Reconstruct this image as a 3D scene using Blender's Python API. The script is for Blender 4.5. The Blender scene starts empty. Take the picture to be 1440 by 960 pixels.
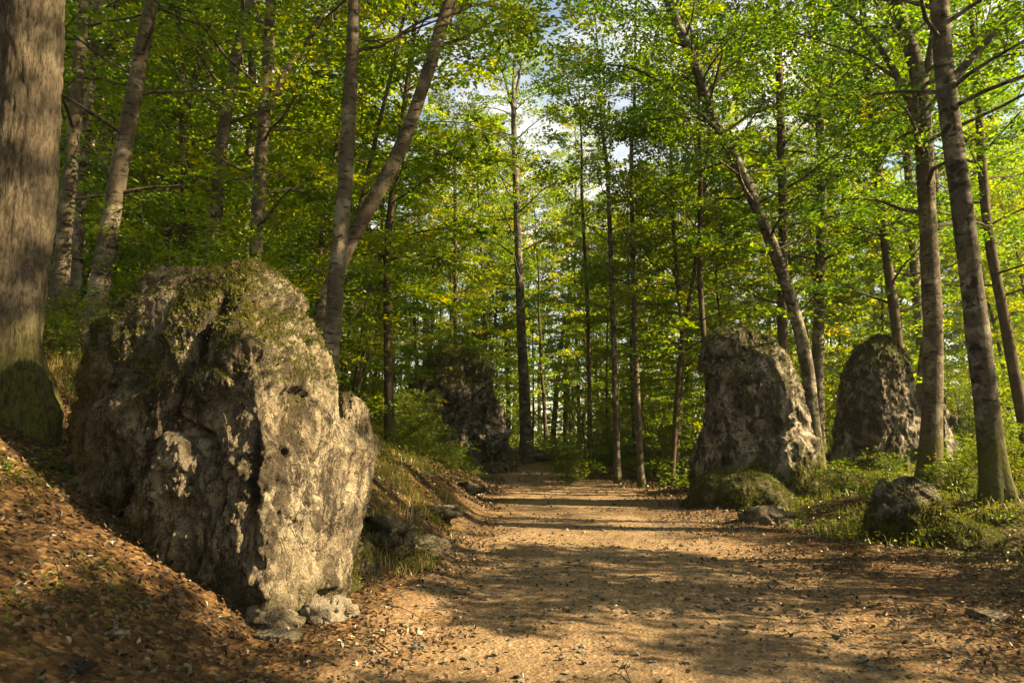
import bpy, math, random
import numpy as np
from mathutils import Vector

random.seed(7)
RNG = np.random.default_rng(11)
SC = bpy.context.scene
COL = SC.collection
rad = math.radians

# ------------------------------------------------------------------ camera, sky, sun
PITCH = rad(7.71)
EYE = 1.5
cam_d = bpy.data.cameras.new('camera')
cam_d.sensor_width = 36.0
cam_d.lens = 24.0
cam_d.clip_start = 0.05
cam_d.clip_end = 3000
cam = bpy.data.objects.new('camera', cam_d)
COL.objects.link(cam)
cam.location = (0, 0, EYE)
cam.rotation_euler = (math.pi / 2 + PITCH, 0, 0)
SC.camera = cam

SUN_EL = rad(32)
SUN_AZ = (0.985, -0.17)                      # horizontal direction towards the sun (x, y)
_az = math.atan2(SUN_AZ[0], SUN_AZ[1])       # clockwise from +Y
SUN_DIR = Vector((math.sin(_az) * math.cos(SUN_EL), math.cos(_az) * math.cos(SUN_EL), math.sin(SUN_EL)))

world = bpy.data.worlds.new('World')
SC.world = world
world.use_nodes = True
wn, wl = world.node_tree.nodes, world.node_tree.links
wn.clear()
sky = wn.new('ShaderNodeTexSky')
sky.sky_type = 'NISHITA'
sky.sun_disc = False
sky.sun_elevation = SUN_EL
sky.sun_rotation = _az
sky.dust_density = 0.6
sky.air_density = 1.0
tcw = wn.new('ShaderNodeTexCoord')
mpw = wn.new('ShaderNodeMapping')
mpw.inputs['Scale'].default_value = (1, 1, 2.2)
wl.new(tcw.outputs['Generated'], mpw.inputs['Vector'])
nzw = wn.new('ShaderNodeTexNoise')
nzw.inputs['Scale'].default_value = 2.6
nzw.inputs['Detail'].default_value = 7
nzw.inputs['Roughness'].default_value = 0.6
wl.new(mpw.outputs[0], nzw.inputs['Vector'])
rpw = wn.new('ShaderNodeValToRGB')
rpw.color_ramp.elements[0].position = 0.43
rpw.color_ramp.elements[1].position = 0.62
wl.new(nzw.outputs['Fac'], rpw.inputs[0])
mxw = wn.new('ShaderNodeMix')
mxw.data_type = 'RGBA'
mxw.inputs['B'].default_value = (4.3, 4.5, 5.0, 1)        # sunlit cloud
wl.new(rpw.outputs[0], mxw.inputs['Factor'])
wl.new(sky.outputs[0], mxw.inputs['A'])
bgw = wn.new('ShaderNodeBackground')
bgw.inputs['Strength'].default_value = 0.07
wl.new(mxw.outputs['Result'], bgw.inputs['Color'])
wo = wn.new('ShaderNodeOutputWorld')
wl.new(bgw.outputs[0], wo.inputs['Surface'])

sun_d = bpy.data.lights.new('sun', 'SUN')
sun_d.energy = 5.0
sun_d.angle = rad(0.5)
sun_d.color = (1.0, 0.84, 0.60)
sun = bpy.data.objects.new('sun', sun_d)
COL.objects.link(sun)
sun.rotation_euler = (-SUN_DIR).to_track_quat('-Z', 'Y').to_euler()

vs = SC.view_settings
vs.view_transform = 'Standard'
vs.look = 'None'
vs.gamma = 1.0
vs.use_curve_mapping = False
vs.exposure = 2.2
vs.use_white_balance = True
vs.white_balance_temperature = 8600
vs.white_balance_tint = 8
SC.cycles.max_bounces = 9
SC.cycles.diffuse_bounces = 7
SC.cycles.glossy_bounces = 2
SC.cycles.transmission_bounces = 4
SC.cycles.use_denoising = True
SC.cycles.caustics_reflective = False
SC.cycles.caustics_refractive = False

# ------------------------------------------------------------------ noise in numpy
def _hash(ix, iy, iz, s=0):
    h = (ix.astype(np.int64) * 374761393 + iy.astype(np.int64) * 668265263 + iz.astype(np.int64) * 2147483647 + s * 974634777) & 0xffffffff
    h = ((h ^ (h >> 13)) * 1274126177) & 0xffffffff
    h = ((h ^ (h >> 16)) * 2246822519) & 0xffffffff
    h = h ^ (h >> 15)
    return (h & 0xffffff) / float(0xffffff)

def vnoise(p, s=0):
    i = np.floor(p)
    f = p - i
    f = f * f * f * (f * (f * 6 - 15) + 10)
    i = i.astype(np.int64)
    x, y, z = i[:, 0], i[:, 1], i[:, 2]
    fx, fy, fz = f[:, 0], f[:, 1], f[:, 2]
    def L(a, b, t): return a + (b - a) * t
    v = L(L(L(_hash(x, y, z, s), _hash(x + 1, y, z, s), fx), L(_hash(x, y + 1, z, s), _hash(x + 1, y + 1, z, s), fx), fy),
          L(L(_hash(x, y, z + 1, s), _hash(x + 1, y, z + 1, s), fx), L(_hash(x, y + 1, z + 1, s), _hash(x + 1, y + 1, z + 1, s), fx), fy), fz)
    return v * 2 - 1

_RT = np.array([[0.80, 0.48, -0.36], [-0.60, 0.64, -0.48], [0.0, 0.6, 0.8]])
def fbm(p, oct=4, gain=0.5, s=0):
    out = np.zeros(len(p)); a = 1.0; q = np.asarray(p, float); n = 0
    for k in range(oct):
        out += a * vnoise(q, s + k); n += a
        q = (q @ _RT.T) * 2.03 + 17.3; a *= gain
    return out / n

def ridged(p, oct=3, s=0):
    out = np.zeros(len(p)); a = 1.0; q = np.asarray(p, float); n = 0
    for k in range(oct):
        out += a * (1 - np.abs(vnoise(q, s + k)) * 2); n += a
        q = (q @ _RT.T) * 2.1 + 9.1; a *= 0.5
    return out / n

def facets(p, s=0, soft=0.0):
    """broken-rock relief: each random cell gets a plane of its own; returns offset and distance to the cell edge"""
    i = np.floor(p).astype(np.int64)
    best = np.full(len(p), 9.0); second = best.copy(); off = np.zeros(len(p)); ws = np.full(len(p), 1e-12); wo_ = np.zeros(len(p))
    for dx in (-1, 0, 1):
        for dy in (-1, 0, 1):
            for dz in (-1, 0, 1):
                c = i + np.array([dx, dy, dz])
                h = [_hash(c[:, 0], c[:, 1], c[:, 2], s + k) for k in range(7)]
                q = c + np.stack(h[:3], 1)
                d = np.linalg.norm(p - q, axis=1)
                o = ((p - q) * (np.stack(h[3:6], 1) * 2 - 1)).sum(1) + (h[6] - 0.5) * 0.8
                if soft:
                    w = np.exp(-soft * d * d); ws = ws + w; wo_ = wo_ + w * o
                m = d < best
                second = np.where(m, best, np.minimum(second, d))
                off = np.where(m, o, off); best = np.where(m, d, best)
    return (wo_ / ws if soft else off), second - best, best

def sm(t):
    t = np.clip(t, 0, 1)
    return t * t * (3 - 2 * t)

def nrm(v):
    return v / np.maximum(np.linalg.norm(v, axis=-1, keepdims=True), 1e-9)

def fb2(x, y, f, oct=3, s=0):
    return fbm(np.stack([np.ravel(x) * f, np.ravel(y) * f, np.full(np.size(x), 3.7)], 1), oct, 0.5, s).reshape(np.shape(x))

# ------------------------------------------------------------------ camera geometry helpers (real distances along Y)
def ray(px, py):
    u, v = (px - 720) / 960, (480 - py) / 960
    return np.array([u, math.cos(PITCH) - v * math.sin(PITCH), math.sin(PITCH) + v * math.cos(PITCH)])

def at(px, py, Y):
    d = ray(px, py)
    return np.array([0, 0, EYE]) + d * (Y / d[1])

def to_px(p):
    x, y, z = p[0], p[1], p[2] - EYE
    c = y * math.cos(PITCH) + z * math.sin(PITCH)
    w = -y * math.sin(PITCH) + z * math.cos(PITCH)
    return 720 + 960 * x / c, 480 - 960 * w / c

# ------------------------------------------------------------------ terrain
def path_bend(y):
    return -0.05 * np.clip(y - 22, 0, None) ** 2
def path_left(y):
    return np.interp(y, [-5, 3, 5, 8, 40], [-1.4, -1.2, -0.95, -0.6, -0.7]) + path_bend(y)
def path_right(y):
    return np.interp(y, [-5, 4, 8, 14, 20, 30, 40], [3.0, 3.1, 3.5, 3.9, 4.3, 4.2, 4.2]) + path_bend(y) * 0.75

def H(x, y, detail=True):
    x = np.asarray(x, float); y = np.asarray(y, float)
    xl, xr = path_left(np.clip(y, -5, 34)), path_right(np.clip(y, -5, 34))
    k = sm((y - 6.3) / 2.7)
    xb = (1 - k) * -1.55 + k * (xl + 0.02)
    s = xb - x
    s = np.where(s > 0, np.sqrt(s * s + 0.09) - 0.3, 0)
    near = 0.54 * np.minimum(s, 7) + 0.22 * np.clip(s - 7, 0, 12)
    far = 0.85 * np.minimum(s, 1.0) + 0.46 * np.clip(s - 1.0, 0, 6.0) + 0.16 * np.clip(s - 7.0, 0, 14)
    far = far * (1 - 0.45 * sm((y - 17) / 10))
    z = (1 - k) * near + k * far
    z = z + 0.50 * sm((x - 5.0) / 2.6) * sm((y - 7.0) / 3.0) + 0.22 * sm((x - 8) / 5)
    z = z + 0.95 * sm((y - 29.0) / 4.5) * sm((7 - x) / 9)
    z = z - 0.05 * np.clip(y - 48, 0, 200) - 0.02 * np.clip(np.abs(x) - 40, 0, 200)
    inpath = sm((x - xl) / 0.5 + 0.5) * sm((xr - x) / 0.8 + 0.5)
    z = z - 0.05 * inpath * sm((34 - y) / 4)
    if detail:
        z = z + (0.16 * fb2(x, y, 0.33, 3, 5)) * (1 - 0.8 * inpath) + (0.045 * fb2(x, y, 1.7, 3, 9)) * (1 - 0.6 * inpath) + 0.07 * k * sm(s / 0.5) * sm((24 - y) / 4) * fb2(x, y, 3.1, 2, 14)
    return z

def Hs(x, y):
    return float(H(np.array([x]), np.array([y]))[0])

def ground_hit(px, py):
    d = ray(px, py)
    t = np.arange(1.0, 80.0, 0.02)
    p = np.array([0, 0, EYE]) + d * t[:, None]
    hit = np.nonzero(p[:, 2] <= H(p[:, 0], p[:, 1]))[0]
    return p[hit[0]] if len(hit) else p[-1]

# ------------------------------------------------------------------ mesh helpers
def mesh_np(name, verts, faces, mat, attrs=None, smooth=False):
    """faces: (n,3) or (n,4) array"""
    verts = np.ascontiguousarray(verts, dtype=np.float32)
    faces = np.ascontiguousarray(faces, dtype=np.int32)
    n, k = faces.shape
    me = bpy.data.meshes.new(name)
    me.vertices.add(len(verts)); me.vertices.foreach_set('co', verts.ravel())
    me.loops.add(n * k); me.loops.foreach_set('vertex_index', faces.ravel())
    me.polygons.add(n)
    me.polygons.foreach_set('loop_start', np.arange(0, n * k, k, dtype=np.int32))
    me.polygons.foreach_set('loop_total', np.full(n, k, dtype=np.int32))
    me.polygons.foreach_set('use_smooth', np.full(n, smooth))
    me.update(calc_edges=True)
    for a, v in (attrs or {}).items():
        at_ = me.attributes.new(a, 'FLOAT', 'POINT')
        at_.data.foreach_set('value', np.ascontiguousarray(v, dtype=np.float32))
    me.materials.append(mat)
    return me

def add(name, me, parent=None, loc=None):
    o = bpy.data.objects.new(name, me)
    COL.objects.link(o)
    if parent is not None: o.parent = parent
    if loc is not None: o.location = loc
    return o

def tag(o, label=None, cat=None, group=None, kind=None):
    if label: o['label'] = label
    if cat: o['category'] = cat
    if group: o['group'] = group
    if kind: o['kind'] = kind
    return o

def thing(name, label, cat, loc, group=None):
    o = add(name, None, None, loc)
    o.empty_display_size = 0.3
    return tag(o, label, cat, group)

def copy_tree(o, parent=None):
    c = o.copy(); COL.objects.link(c)
    if parent is not None: c.parent = parent
    for ch in list(o.children): copy_tree(ch, c)
    return c

class Acc:
    """collects quads"""
    def __init__(s): s.v = []; s.f = []; s.a = {}; s.n = 0
    def put(s, v, f, **attrs):
        s.v.append(np.asarray(v)); s.f.append(np.asarray(f) + s.n); s.n += len(v)
        for k, x in attrs.items(): s.a.setdefault(k, []).append(np.broadcast_to(x, (len(v),)))
    def mesh(s, name, mat, smooth=False):
        return mesh_np(name, np.concatenate(s.v), np.concatenate(s.f), mat, {k: np.concatenate(x) for k, x in s.a.items()}, smooth)

def catmull(pts, n):
    pts = np.asarray(pts, float)
    if len(pts) == 2:
        t = np.linspace(0, 1, n)[:, None]; return pts[0] * (1 - t) + pts[1] * t
    P = np.vstack([2 * pts[0] - pts[1], pts, 2 * pts[-1] - pts[-2]])
    seg = np.linalg.norm(np.diff(pts, axis=0), axis=1); cs = np.concatenate([[0], np.cumsum(seg)])
    u = np.linspace(0, cs[-1], n)
    i = np.clip(np.searchsorted(cs, u, 'right') - 1, 0, len(pts) - 2)
    t = ((u - cs[i]) / seg[i])[:, None]
    p0, p1, p2, p3 = P[i], P[i + 1], P[i + 2], P[i + 3]
    return 0.5 * (2 * p1 + (p2 - p0) * t + (2 * p0 - 5 * p1 + 4 * p2 - p3) * t ** 2 + (3 * p1 - p0 - 3 * p2 + p3) * t ** 3)

def tube(pts, r, k=6):
    """simple quad tube along pts, radii r"""
    n = len(pts); pts = np.asarray(pts)
    T = nrm(np.gradient(pts, axis=0))
    ref = np.array([0.13, 1.0, 0.07]) if abs(T[0, 1]) < 0.8 else np.array([1.0, 0, 0.1])
    A = nrm(np.cross(T, ref)); B = np.cross(A, T)
    th = np.arange(k) / k * 2 * math.pi
    v = pts[:, None, :] + np.asarray(r).reshape(n, 1, 1) * (A[:, None, :] * np.cos(th)[None, :, None] + B[:, None, :] * np.sin(th)[None, :, None])
    i = np.arange(n - 1)[:, None] * k; j = np.arange(k)[None, :]; j2 = (j + 1) % k
    f = np.stack([i + j, i + j2, i + k + j2, i + k + j], -1).reshape(-1, 4)
    return v.reshape(-1, 3), f

LEAF6 = False
def leaf_quads(c, d, nm, size, wid=0.55, fold=0.12):
    """rhombic folded leaves: base, left, tip, right"""
    d = nrm(d); s = nrm(np.cross(nm, d)); nm = np.cross(d, s)
    size = np.asarray(size).reshape(-1, 1)
    b = c; t = c + d * size - nm * size * 0.08
    mid = c + d * size * 0.45 + nm * size * fold
    l = mid + s * size * wid * 0.5; r = mid - s * size * wid * 0.5
    v = np.stack([b, r, t, l], 1).reshape(-1, 3)
    f = np.arange(len(c) * 4).reshape(-1, 4)
    return v, f

def leaf_hex(c, d, nm, size, wid=0.6, curl=0.2):
    """ovate leaves folded along the midrib: two quads each"""
    d = nrm(d); s = nrm(np.cross(nm, d)); nm = np.cross(d, s); n = len(c)
    size = np.asarray(size).reshape(-1, 1); cu = curl * RNG.normal(0.3, 1, (n, 1)); fo = np.abs(RNG.normal(0.12, 0.12, (n, 1))); w = wid * RNG.uniform(0.75, 1.2, (n, 1))
    def P(a, b, h): return c + d * size * a + s * size * w * b + nm * size * h
    v = np.stack([P(0, 0, 0), P(0.30, -0.5, fo), P(0.68, -0.40, fo + cu * 0.5), P(1, 0, cu), P(0.68, 0.40, fo + cu * 0.5), P(0.30, 0.5, fo)], 1).reshape(-1, 3)
    i = np.arange(n)[:, None] * 6
    f = np.concatenate([i + np.array([[0, 1, 2, 3]]), i + np.array([[0, 3, 4, 5]])])
    return v, f

# ------------------------------------------------------------------ materials
class NT:
    def __init__(s, name):
        s.m = bpy.data.materials.new(name); s.m.use_nodes = True
        s.t = s.m.node_tree; s.t.nodes.clear()
        s.out = s.t.nodes.new('ShaderNodeOutputMaterial')
    def n(s, typ, **kw):
        x = s.t.nodes.new(typ)
        for k, v in kw.items():
            if k in x.inputs: s.set(x.inputs[k], v)
            else: setattr(x, k, v)
        return x
    def set(s, sock, v):
        if hasattr(v, 'is_linked') or isinstance(v, bpy.types.NodeSocket): s.t.links.new(v, sock)
        elif isinstance(v, tuple) and len(v) == 3 and sock.type == 'RGBA': sock.default_value = (*v, 1)
        else: sock.default_value = v
    def mix(s, f, a, b, mode='MIX'):
        x = s.t.nodes.new('ShaderNodeMix'); x.data_type = 'RGBA'; x.blend_type = mode
        s.set(x.inputs['Factor'], f); s.set(x.inputs['A'], a); s.set(x.inputs['B'], b)
        return x.outputs['Result']
    def math(s, op, a, b=0.0, clamp=False):
        x = s.t.nodes.new('ShaderNodeMath'); x.operation = op; x.use_clamp = clamp
        s.set(x.inputs[0], a); s.set(x.inputs[1], b); return x.outputs[0]
    def ramp(s, f, stops, interp='LINEAR'):
        x = s.t.nodes.new('ShaderNodeValToRGB'); cr = x.color_ramp; cr.interpolation = interp
        while len(cr.elements) < len(stops): cr.elements.new(0.5)
        for e, (p, c) in zip(cr.elements, stops):
            e.position = p; e.color = (*c, 1) if isinstance(c, tuple) else (c, c, c, 1)
        s.set(x.inputs[0], f); return x.outputs[0]
    def noise(s, vec, scale, detail=4, rough=0.55, dist=0.0):
        x = s.n('ShaderNodeTexNoise', Scale=scale, Detail=detail, Roughness=rough, Distortion=dist)
        s.set(x.inputs['Vector'], vec); return x.outputs['Fac']
    def vor(s, vec, scale, feature='F1', out='Distance'):
        x = s.n('ShaderNodeTexVoronoi', feature=feature, Scale=scale); s.set(x.inputs['Vector'], vec); return x.outputs[out]
    def coord(s, scale=(1, 1, 1)):
        g = s.n('ShaderNodeNewGeometry'); mp = s.n('ShaderNodeMapping'); s.set(mp.inputs['Vector'], g.outputs['Position'])
        mp.inputs['Scale'].default_value = scale; return mp.outputs[0]
    def attr(s, name):
        return s.n('ShaderNodeAttribute', attribute_name=name).outputs['Fac']
    def bump(s, h, strength, dist, nrm_=None):
        x = s.n('ShaderNodeBump', Strength=strength, Distance=dist); s.set(x.inputs['Height'], h)
        if nrm_ is not None: s.set(x.inputs['Normal'], nrm_)
        return x.outputs[0]
    def pbr(s, col, rough, normal=None, spec=0.3):
        x = s.n('ShaderNodeBsdfPrincipled'); s.set(x.inputs['Base Color'], col); s.set(x.inputs['Roughness'], rough)
        s.set(x.inputs['Specular IOR Level'], spec)
        if normal is not None: s.set(x.inputs['Normal'], normal)
        s.t.links.new(x.outputs[0], s.out.inputs[0]); return s.m

def leaf_material(name, stops, trans=0.5, tstops=None, gloss=0.03):
    s = NT(name)
    rnd = s.n('ShaderNodeObjectInfo').outputs['Random']
    t = s.math('ADD', s.attr('tint'), s.math('MULTIPLY', s.math('SUBTRACT', rnd, 0.5), 0.22), True)
    c = s.ramp(t, stops); tc = s.ramp(t, tstops or stops)
    d = s.n('ShaderNodeBsdfDiffuse'); s.set(d.inputs['Color'], c)
    tr = s.n('ShaderNodeBsdfTranslucent'); s.set(tr.inputs['Color'], tc)
    mx = s.n('ShaderNodeMixShader'); mx.inputs[0].default_value = trans
    s.t.links.new(d.outputs[0], mx.inputs[1]); s.t.links.new(tr.outputs[0], mx.inputs[2])
    g = s.n('ShaderNodeBsdfGlossy'); g.inputs['Roughness'].default_value = 0.42; s.set(g.inputs['Color'], (0.8, 0.85, 0.75))
    m2 = s.n('ShaderNodeMixShader'); m2.inputs[0].default_value = gloss
    s.t.links.new(mx.outputs[0], m2.inputs[1]); s.t.links.new(g.outputs[0], m2.inputs[2])
    s.t.links.new(m2.outputs[0], s.out.inputs[0])
    return s.m

MAT = {}
MAT['leaf'] = leaf_material('beech_leaf',
    [(0.0, (0.030, 0.060, 0.008)), (0.45, (0.060, 0.105, 0.012)), (0.8, (0.095, 0.125, 0.014)), (1.0, (0.14, 0.12, 0.015))], 0.66,
    [(0.0, (0.065, 0.165, 0.010)), (0.45, (0.21, 0.345, 0.012)), (0.8, (0.41, 0.45, 0.014)), (1.0, (0.54, 0.44, 0.016))])
MAT['low_leaf'] = leaf_material('undergrowth_leaf',
    [(0.0, (0.028, 0.058, 0.008)), (0.6, (0.06, 0.10, 0.014)), (1.0, (0.12, 0.10, 0.015))], 0.4,
    [(0.0, (0.12, 0.24, 0.015)), (0.6, (0.26, 0.36, 0.02)), (1.0, (0.42, 0.33, 0.025))], 0.025)
MAT['litter'] = leaf_material('fallen_leaf',
    [(0.0, (0.018, 0.011, 0.007)), (0.35, (0.046, 0.027, 0.014)), (0.65, (0.082, 0.046, 0.023)), (0.85, (0.175, 0.092, 0.036)), (1.0, (0.26, 0.17, 0.08))], 0.16, None, 0.06)
MAT['grass'] = leaf_material('grass_blade',
    [(0.0, (0.04, 0.07, 0.012)), (0.4, (0.09, 0.11, 0.02)), (0.7, (0.22, 0.17, 0.06)), (1.0, (0.34, 0.25, 0.11))], 0.35,
    [(0.0, (0.14, 0.24, 0.02)), (0.4, (0.24, 0.28, 0.03)), (0.7, (0.32, 0.25, 0.07)), (1.0, (0.4, 0.3, 0.12))], 0.04)
MAT['moss_tuft'] = leaf_material('moss_tuft',
    [(0.0, (0.028, 0.036, 0.006)), (0.5, (0.060, 0.068, 0.009)), (1.0, (0.13, 0.115, 0.016))], 0.3,
    [(0.0, (0.08, 0.12, 0.01)), (0.5, (0.16, 0.2, 0.012)), (1.0, (0.3, 0.28, 0.03))], 0.02)

def bark_material(name, base, light, dark, ridge=0.0, patch=(0.5, 0.62), vstretch=0.35, bumpd=0.02, blot=0.58, hzs=3.2):
    s = NT(name)
    p = s.coord((1, 1, vstretch)); q = s.coord((1, 1, 1)); hz = s.coord((1, 1, hzs))
    n1 = s.noise(p, 9, 6, 0.65); n2 = s.noise(q, 3.1, 5, 0.6); n3 = s.noise(hz, 5.5, 4, 0.6, 0.6)
    c = s.mix(s.ramp(n1, [(0.3, 0.0), (0.7, 1.0)]), tuple(x * 0.62 for x in base), tuple(x * 1.25 for x in base))
    c = s.mix(s.ramp(n2, [(patch[0], 0.0), (patch[1], 0.85)]), c, light)
    c = s.mix(s.ramp(n3, [(blot, 0.0), (blot + 0.07, 0.9)]), c, dark)
    mossn = s.math('MULTIPLY', s.attr('moss'), s.ramp(s.noise(q, 6, 4), [(0.25, 0.35), (0.6, 1.0)]))
    mc = s.mix(s.noise(q, 30, 3), (0.03, 0.042, 0.008), (0.10, 0.10, 0.018))
    c = s.mix(mossn, c, mc)
    if ridge:
        fine = s.noise(s.coord((1, 1, 0.26)), 34, 6, 0.7, 0.8)
        c = s.mix(s.ramp(fine, [(0.40, 0.85), (0.56, 0.0)]), c, dark)
    h = s.math('ADD', s.math('MULTIPLY', n1, 1.0), s.math('MULTIPLY', s.noise(p, 38, 4), 0.45))
    return s.pbr(c, 0.9, s.bump(h, 0.9, bumpd), 0.15)

MAT['bark_rough'] = bark_material('rough_brown_bark', (0.080, 0.066, 0.048), (0.135, 0.115, 0.083), (0.020, 0.015, 0.010), 1.0, (0.5, 0.75), 0.2, 0.03, 0.95)
MAT['bark'] = bark_material('grey_bark', (0.080, 0.066, 0.047), (0.20, 0.175, 0.13), (0.022, 0.017, 0.012), 0, (0.50, 0.62), 0.35, 0.025, 0.55)
MAT['bark_dark'] = bark_material('dark_bark', (0.065, 0.048, 0.032), (0.13, 0.105, 0.07), (0.025, 0.019, 0.012), 0, (0.55, 0.7))
MAT['bark_pale'] = bark_material('pale_mottled_bark', (0.075, 0.066, 0.051), (0.20, 0.182, 0.145), (0.018, 0.014, 0.010), 0, (0.5, 0.6), 0.6, 0.02, 0.535, 1.4)

def rock_material(name, lite, mid, darkc, ochre, moss_amt=1.0, stain=(0.50, 0.62), stretch=0.35):
    s = NT(name)
    q = s.coord(); st = s.coord((1, 1, stretch))
    n1 = s.noise(q, 2.2, 8, 0.65); n2 = s.noise(st, 3.2, 8, 0.7, 0.7); n3 = s.noise(q, 11, 6, 0.7); n4 = s.noise(q, 55, 4, 0.6)
    c = s.mix(s.ramp(n1, [(0.36, 0.0), (0.60, 1.0)]), mid, lite)
    c = s.mix(s.math('MULTIPLY', s.ramp(s.noise(q, 1.3, 5, 0.6), [(0.47, 0.0), (0.60, 1.0)]), s.attr('ochre')), c, ochre)
    c = s.mix(s.ramp(n2, [(stain[0], 0.0), (stain[1], 0.88)]), c, darkc)
    c = s.mix(s.ramp(s.noise(s.coord((1, 1, 0.5)), 4.3, 4, 0.5, 1.2), [(0.50, 0.0), (0.62, 0.55)]), c, tuple(0.5 * (a + b) for a, b in zip(darkc, mid)))
    c = s.mix(s.ramp(n3, [(0.53, 0.0), (0.64, 0.7)]), c, darkc)
    c = s.mix(s.ramp(n4, [(0.32, 0.55), (0.52, 0.0)]), c, darkc)
    vein = s.noise(s.coord((1, 1, 0.45)), 4.0, 7, 0.62, 0.9)
    c = s.mix(s.ramp(s.math('ABSOLUTE', s.math('SUBTRACT', vein, 0.5)), [(0.004, 0.8), (0.016, 0.0)]), c, darkc)
    c = s.mix(s.ramp(s.vor(q, 16), [(0.06, 0.5), (0.16, 0.0)]), c, (0.46, 0.42, 0.34))
    ms = s.math('MULTIPLY', s.attr('moss'), s.ramp(s.noise(q, 7, 6, 0.7), [(0.30, 0.1), (0.55, 1.0)]))
    mc = s.mix(s.noise(q, 26, 5, 0.7), (0.018, 0.020, 0.004), (0.080, 0.080, 0.011))
    c = s.mix(s.math('MULTIPLY', ms, moss_amt), c, mc)
    h = s.math('ADD', s.math('MULTIPLY', s.ramp(s.math('ABSOLUTE', s.math('SUBTRACT', vein, 0.5)), [(0.0, 0.0), (0.03, 0.35)]), 1.0), s.math('ADD', s.math('MULTIPLY', n3, 0.9), s.math('ADD', s.math('MULTIPLY', s.noise(q, 60, 6, 0.8), 0.55), s.math('MULTIPLY', n2, 0.5))))
    return s.pbr(c, 0.88, s.bump(h, 1.0, 0.11), 0.15)

MAT['rock'] = rock_material('limestone', (0.52, 0.45, 0.335), (0.31, 0.255, 0.18), (0.036, 0.029, 0.021), (0.22, 0.135, 0.055), 1.0, (0.475, 0.56))
MAT['rock_dark'] = rock_material('weathered_limestone', (0.56, 0.51, 0.41), (0.25, 0.215, 0.165), (0.030, 0.026, 0.020), (0.22, 0.155, 0.08), 1.0, (0.46, 0.53), 0.7)
MAT['stone'] = rock_material('pale_stone', (0.45, 0.40, 0.32), (0.30, 0.26, 0.20), (0.10, 0.085, 0.065), (0.28, 0.2, 0.1), 1.0, (0.58, 0.72))

def soil_material():
    s = NT('forest_soil')
    q = s.coord()
    n1 = s.noise(q, 1.2, 6, 0.6); n2 = s.noise(q, 14, 6, 0.7)
    c = s.mix(s.ramp(n1, [(0.35, 0.0), (0.65, 1.0)]), (0.038, 0.024, 0.013), (0.090, 0.054, 0.026))
    vor = s.n('ShaderNodeTexVoronoi', Scale=26.0); s.set(vor.inputs['Vector'], q)
    rndc = s.n('ShaderNodeSeparateColor'); s.set(rndc.inputs[0], vor.outputs['Color'])
    lc = s.ramp(rndc.outputs[0], [(0.0, (0.04, 0.022, 0.012)), (0.45, (0.066, 0.037, 0.018)), (0.75, (0.115, 0.062, 0.026)), (1.0, (0.20, 0.125, 0.055))])
    c = s.mix(0.75, c, lc)
    gm = s.math('MULTIPLY', s.attr('green'), s.ramp(s.noise(q, 1.7, 5, 0.65), [(0.38, 0.0), (0.58, 1.0)]))
    c = s.mix(gm, c, s.mix(n2, (0.022, 0.032, 0.006), (0.085, 0.085, 0.016)))
    pc = s.mix(s.ramp(n2, [(0.3, 0.0), (0.7, 1.0)]), (0.125, 0.082, 0.047), (0.225, 0.155, 0.095))
    c = s.mix(s.attr('track'), c, pc)
    h = s.math('ADD', s.math('MULTIPLY', vor.outputs['Distance'], 0.8), s.math('MULTIPLY', n2, 1.0))
    return s.pbr(c, 0.92, s.bump(h, 0.9, 0.03), 0.15)
MAT['soil'] = soil_material()

def track_material():
    s = NT('trodden_gravel')
    q = s.coord()
    n1 = s.noise(s.coord((0.6, 1, 1)), 0.9, 6, 0.6); n2 = s.noise(q, 16, 7, 0.75); n3 = s.noise(q, 70, 4, 0.7)
    c = s.mix(s.ramp(n1, [(0.35, 0.0), (0.65, 1.0)]), (0.155, 0.104, 0.060), (0.30, 0.210, 0.125))
    c = s.mix(s.ramp(n2, [(0.38, 0.7), (0.55, 0.0)]), c, (0.085, 0.056, 0.034))
    c = s.mix(s.ramp(n3, [(0.58, 0.0), (0.75, 0.7)]), c, (0.36, 0.28, 0.19))
    vor = s.n('ShaderNodeTexVoronoi', Scale=34.0); s.set(vor.inputs['Vector'], q)
    rndc = s.n('ShaderNodeSeparateColor'); s.set(rndc.inputs[0], vor.outputs['Color'])
    bit = s.math('GREATER_THAN', rndc.outputs[1], 0.80)
    c = s.mix(s.math('MULTIPLY', bit, 0.75), c, s.ramp(rndc.outputs[0], [(0.0, (0.06, 0.034, 0.018)), (0.5, (0.15, 0.085, 0.04)), (1.0, (0.36, 0.27, 0.18))]))
    edge = s.attr('edge')
    lc = s.ramp(rndc.outputs[0], [(0.0, (0.04, 0.022, 0.012)), (0.45, (0.11, 0.060, 0.026)), (0.75, (0.19, 0.10, 0.038)), (1.0, (0.28, 0.18, 0.08))])
    em = s.math('ADD', edge, s.math('MULTIPLY', s.math('SUBTRACT', s.noise(q, 2.5, 6, 0.7), 0.5), 1.6), True)
    c = s.mix(s.math('MULTIPLY', em, 0.8), c, lc)
    h = s.math('ADD', s.math('MULTIPLY', n2, 1.0), s.math('ADD', s.math('MULTIPLY', n3, 0.4), s.math('MULTIPLY', vor.outputs['Distance'], 0.5)))
    return s.pbr(c, 0.9, s.bump(h, 0.9, 0.028), 0.2)
MAT['track'] = track_material()

# ------------------------------------------------------------------ ground and path
def axis(segs):
    out = []
    for a, b, n in segs: out.append(np.linspace(a, b, n, endpoint=False))
    out.append([segs[-1][1]]); return np.concatenate(out)

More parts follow.
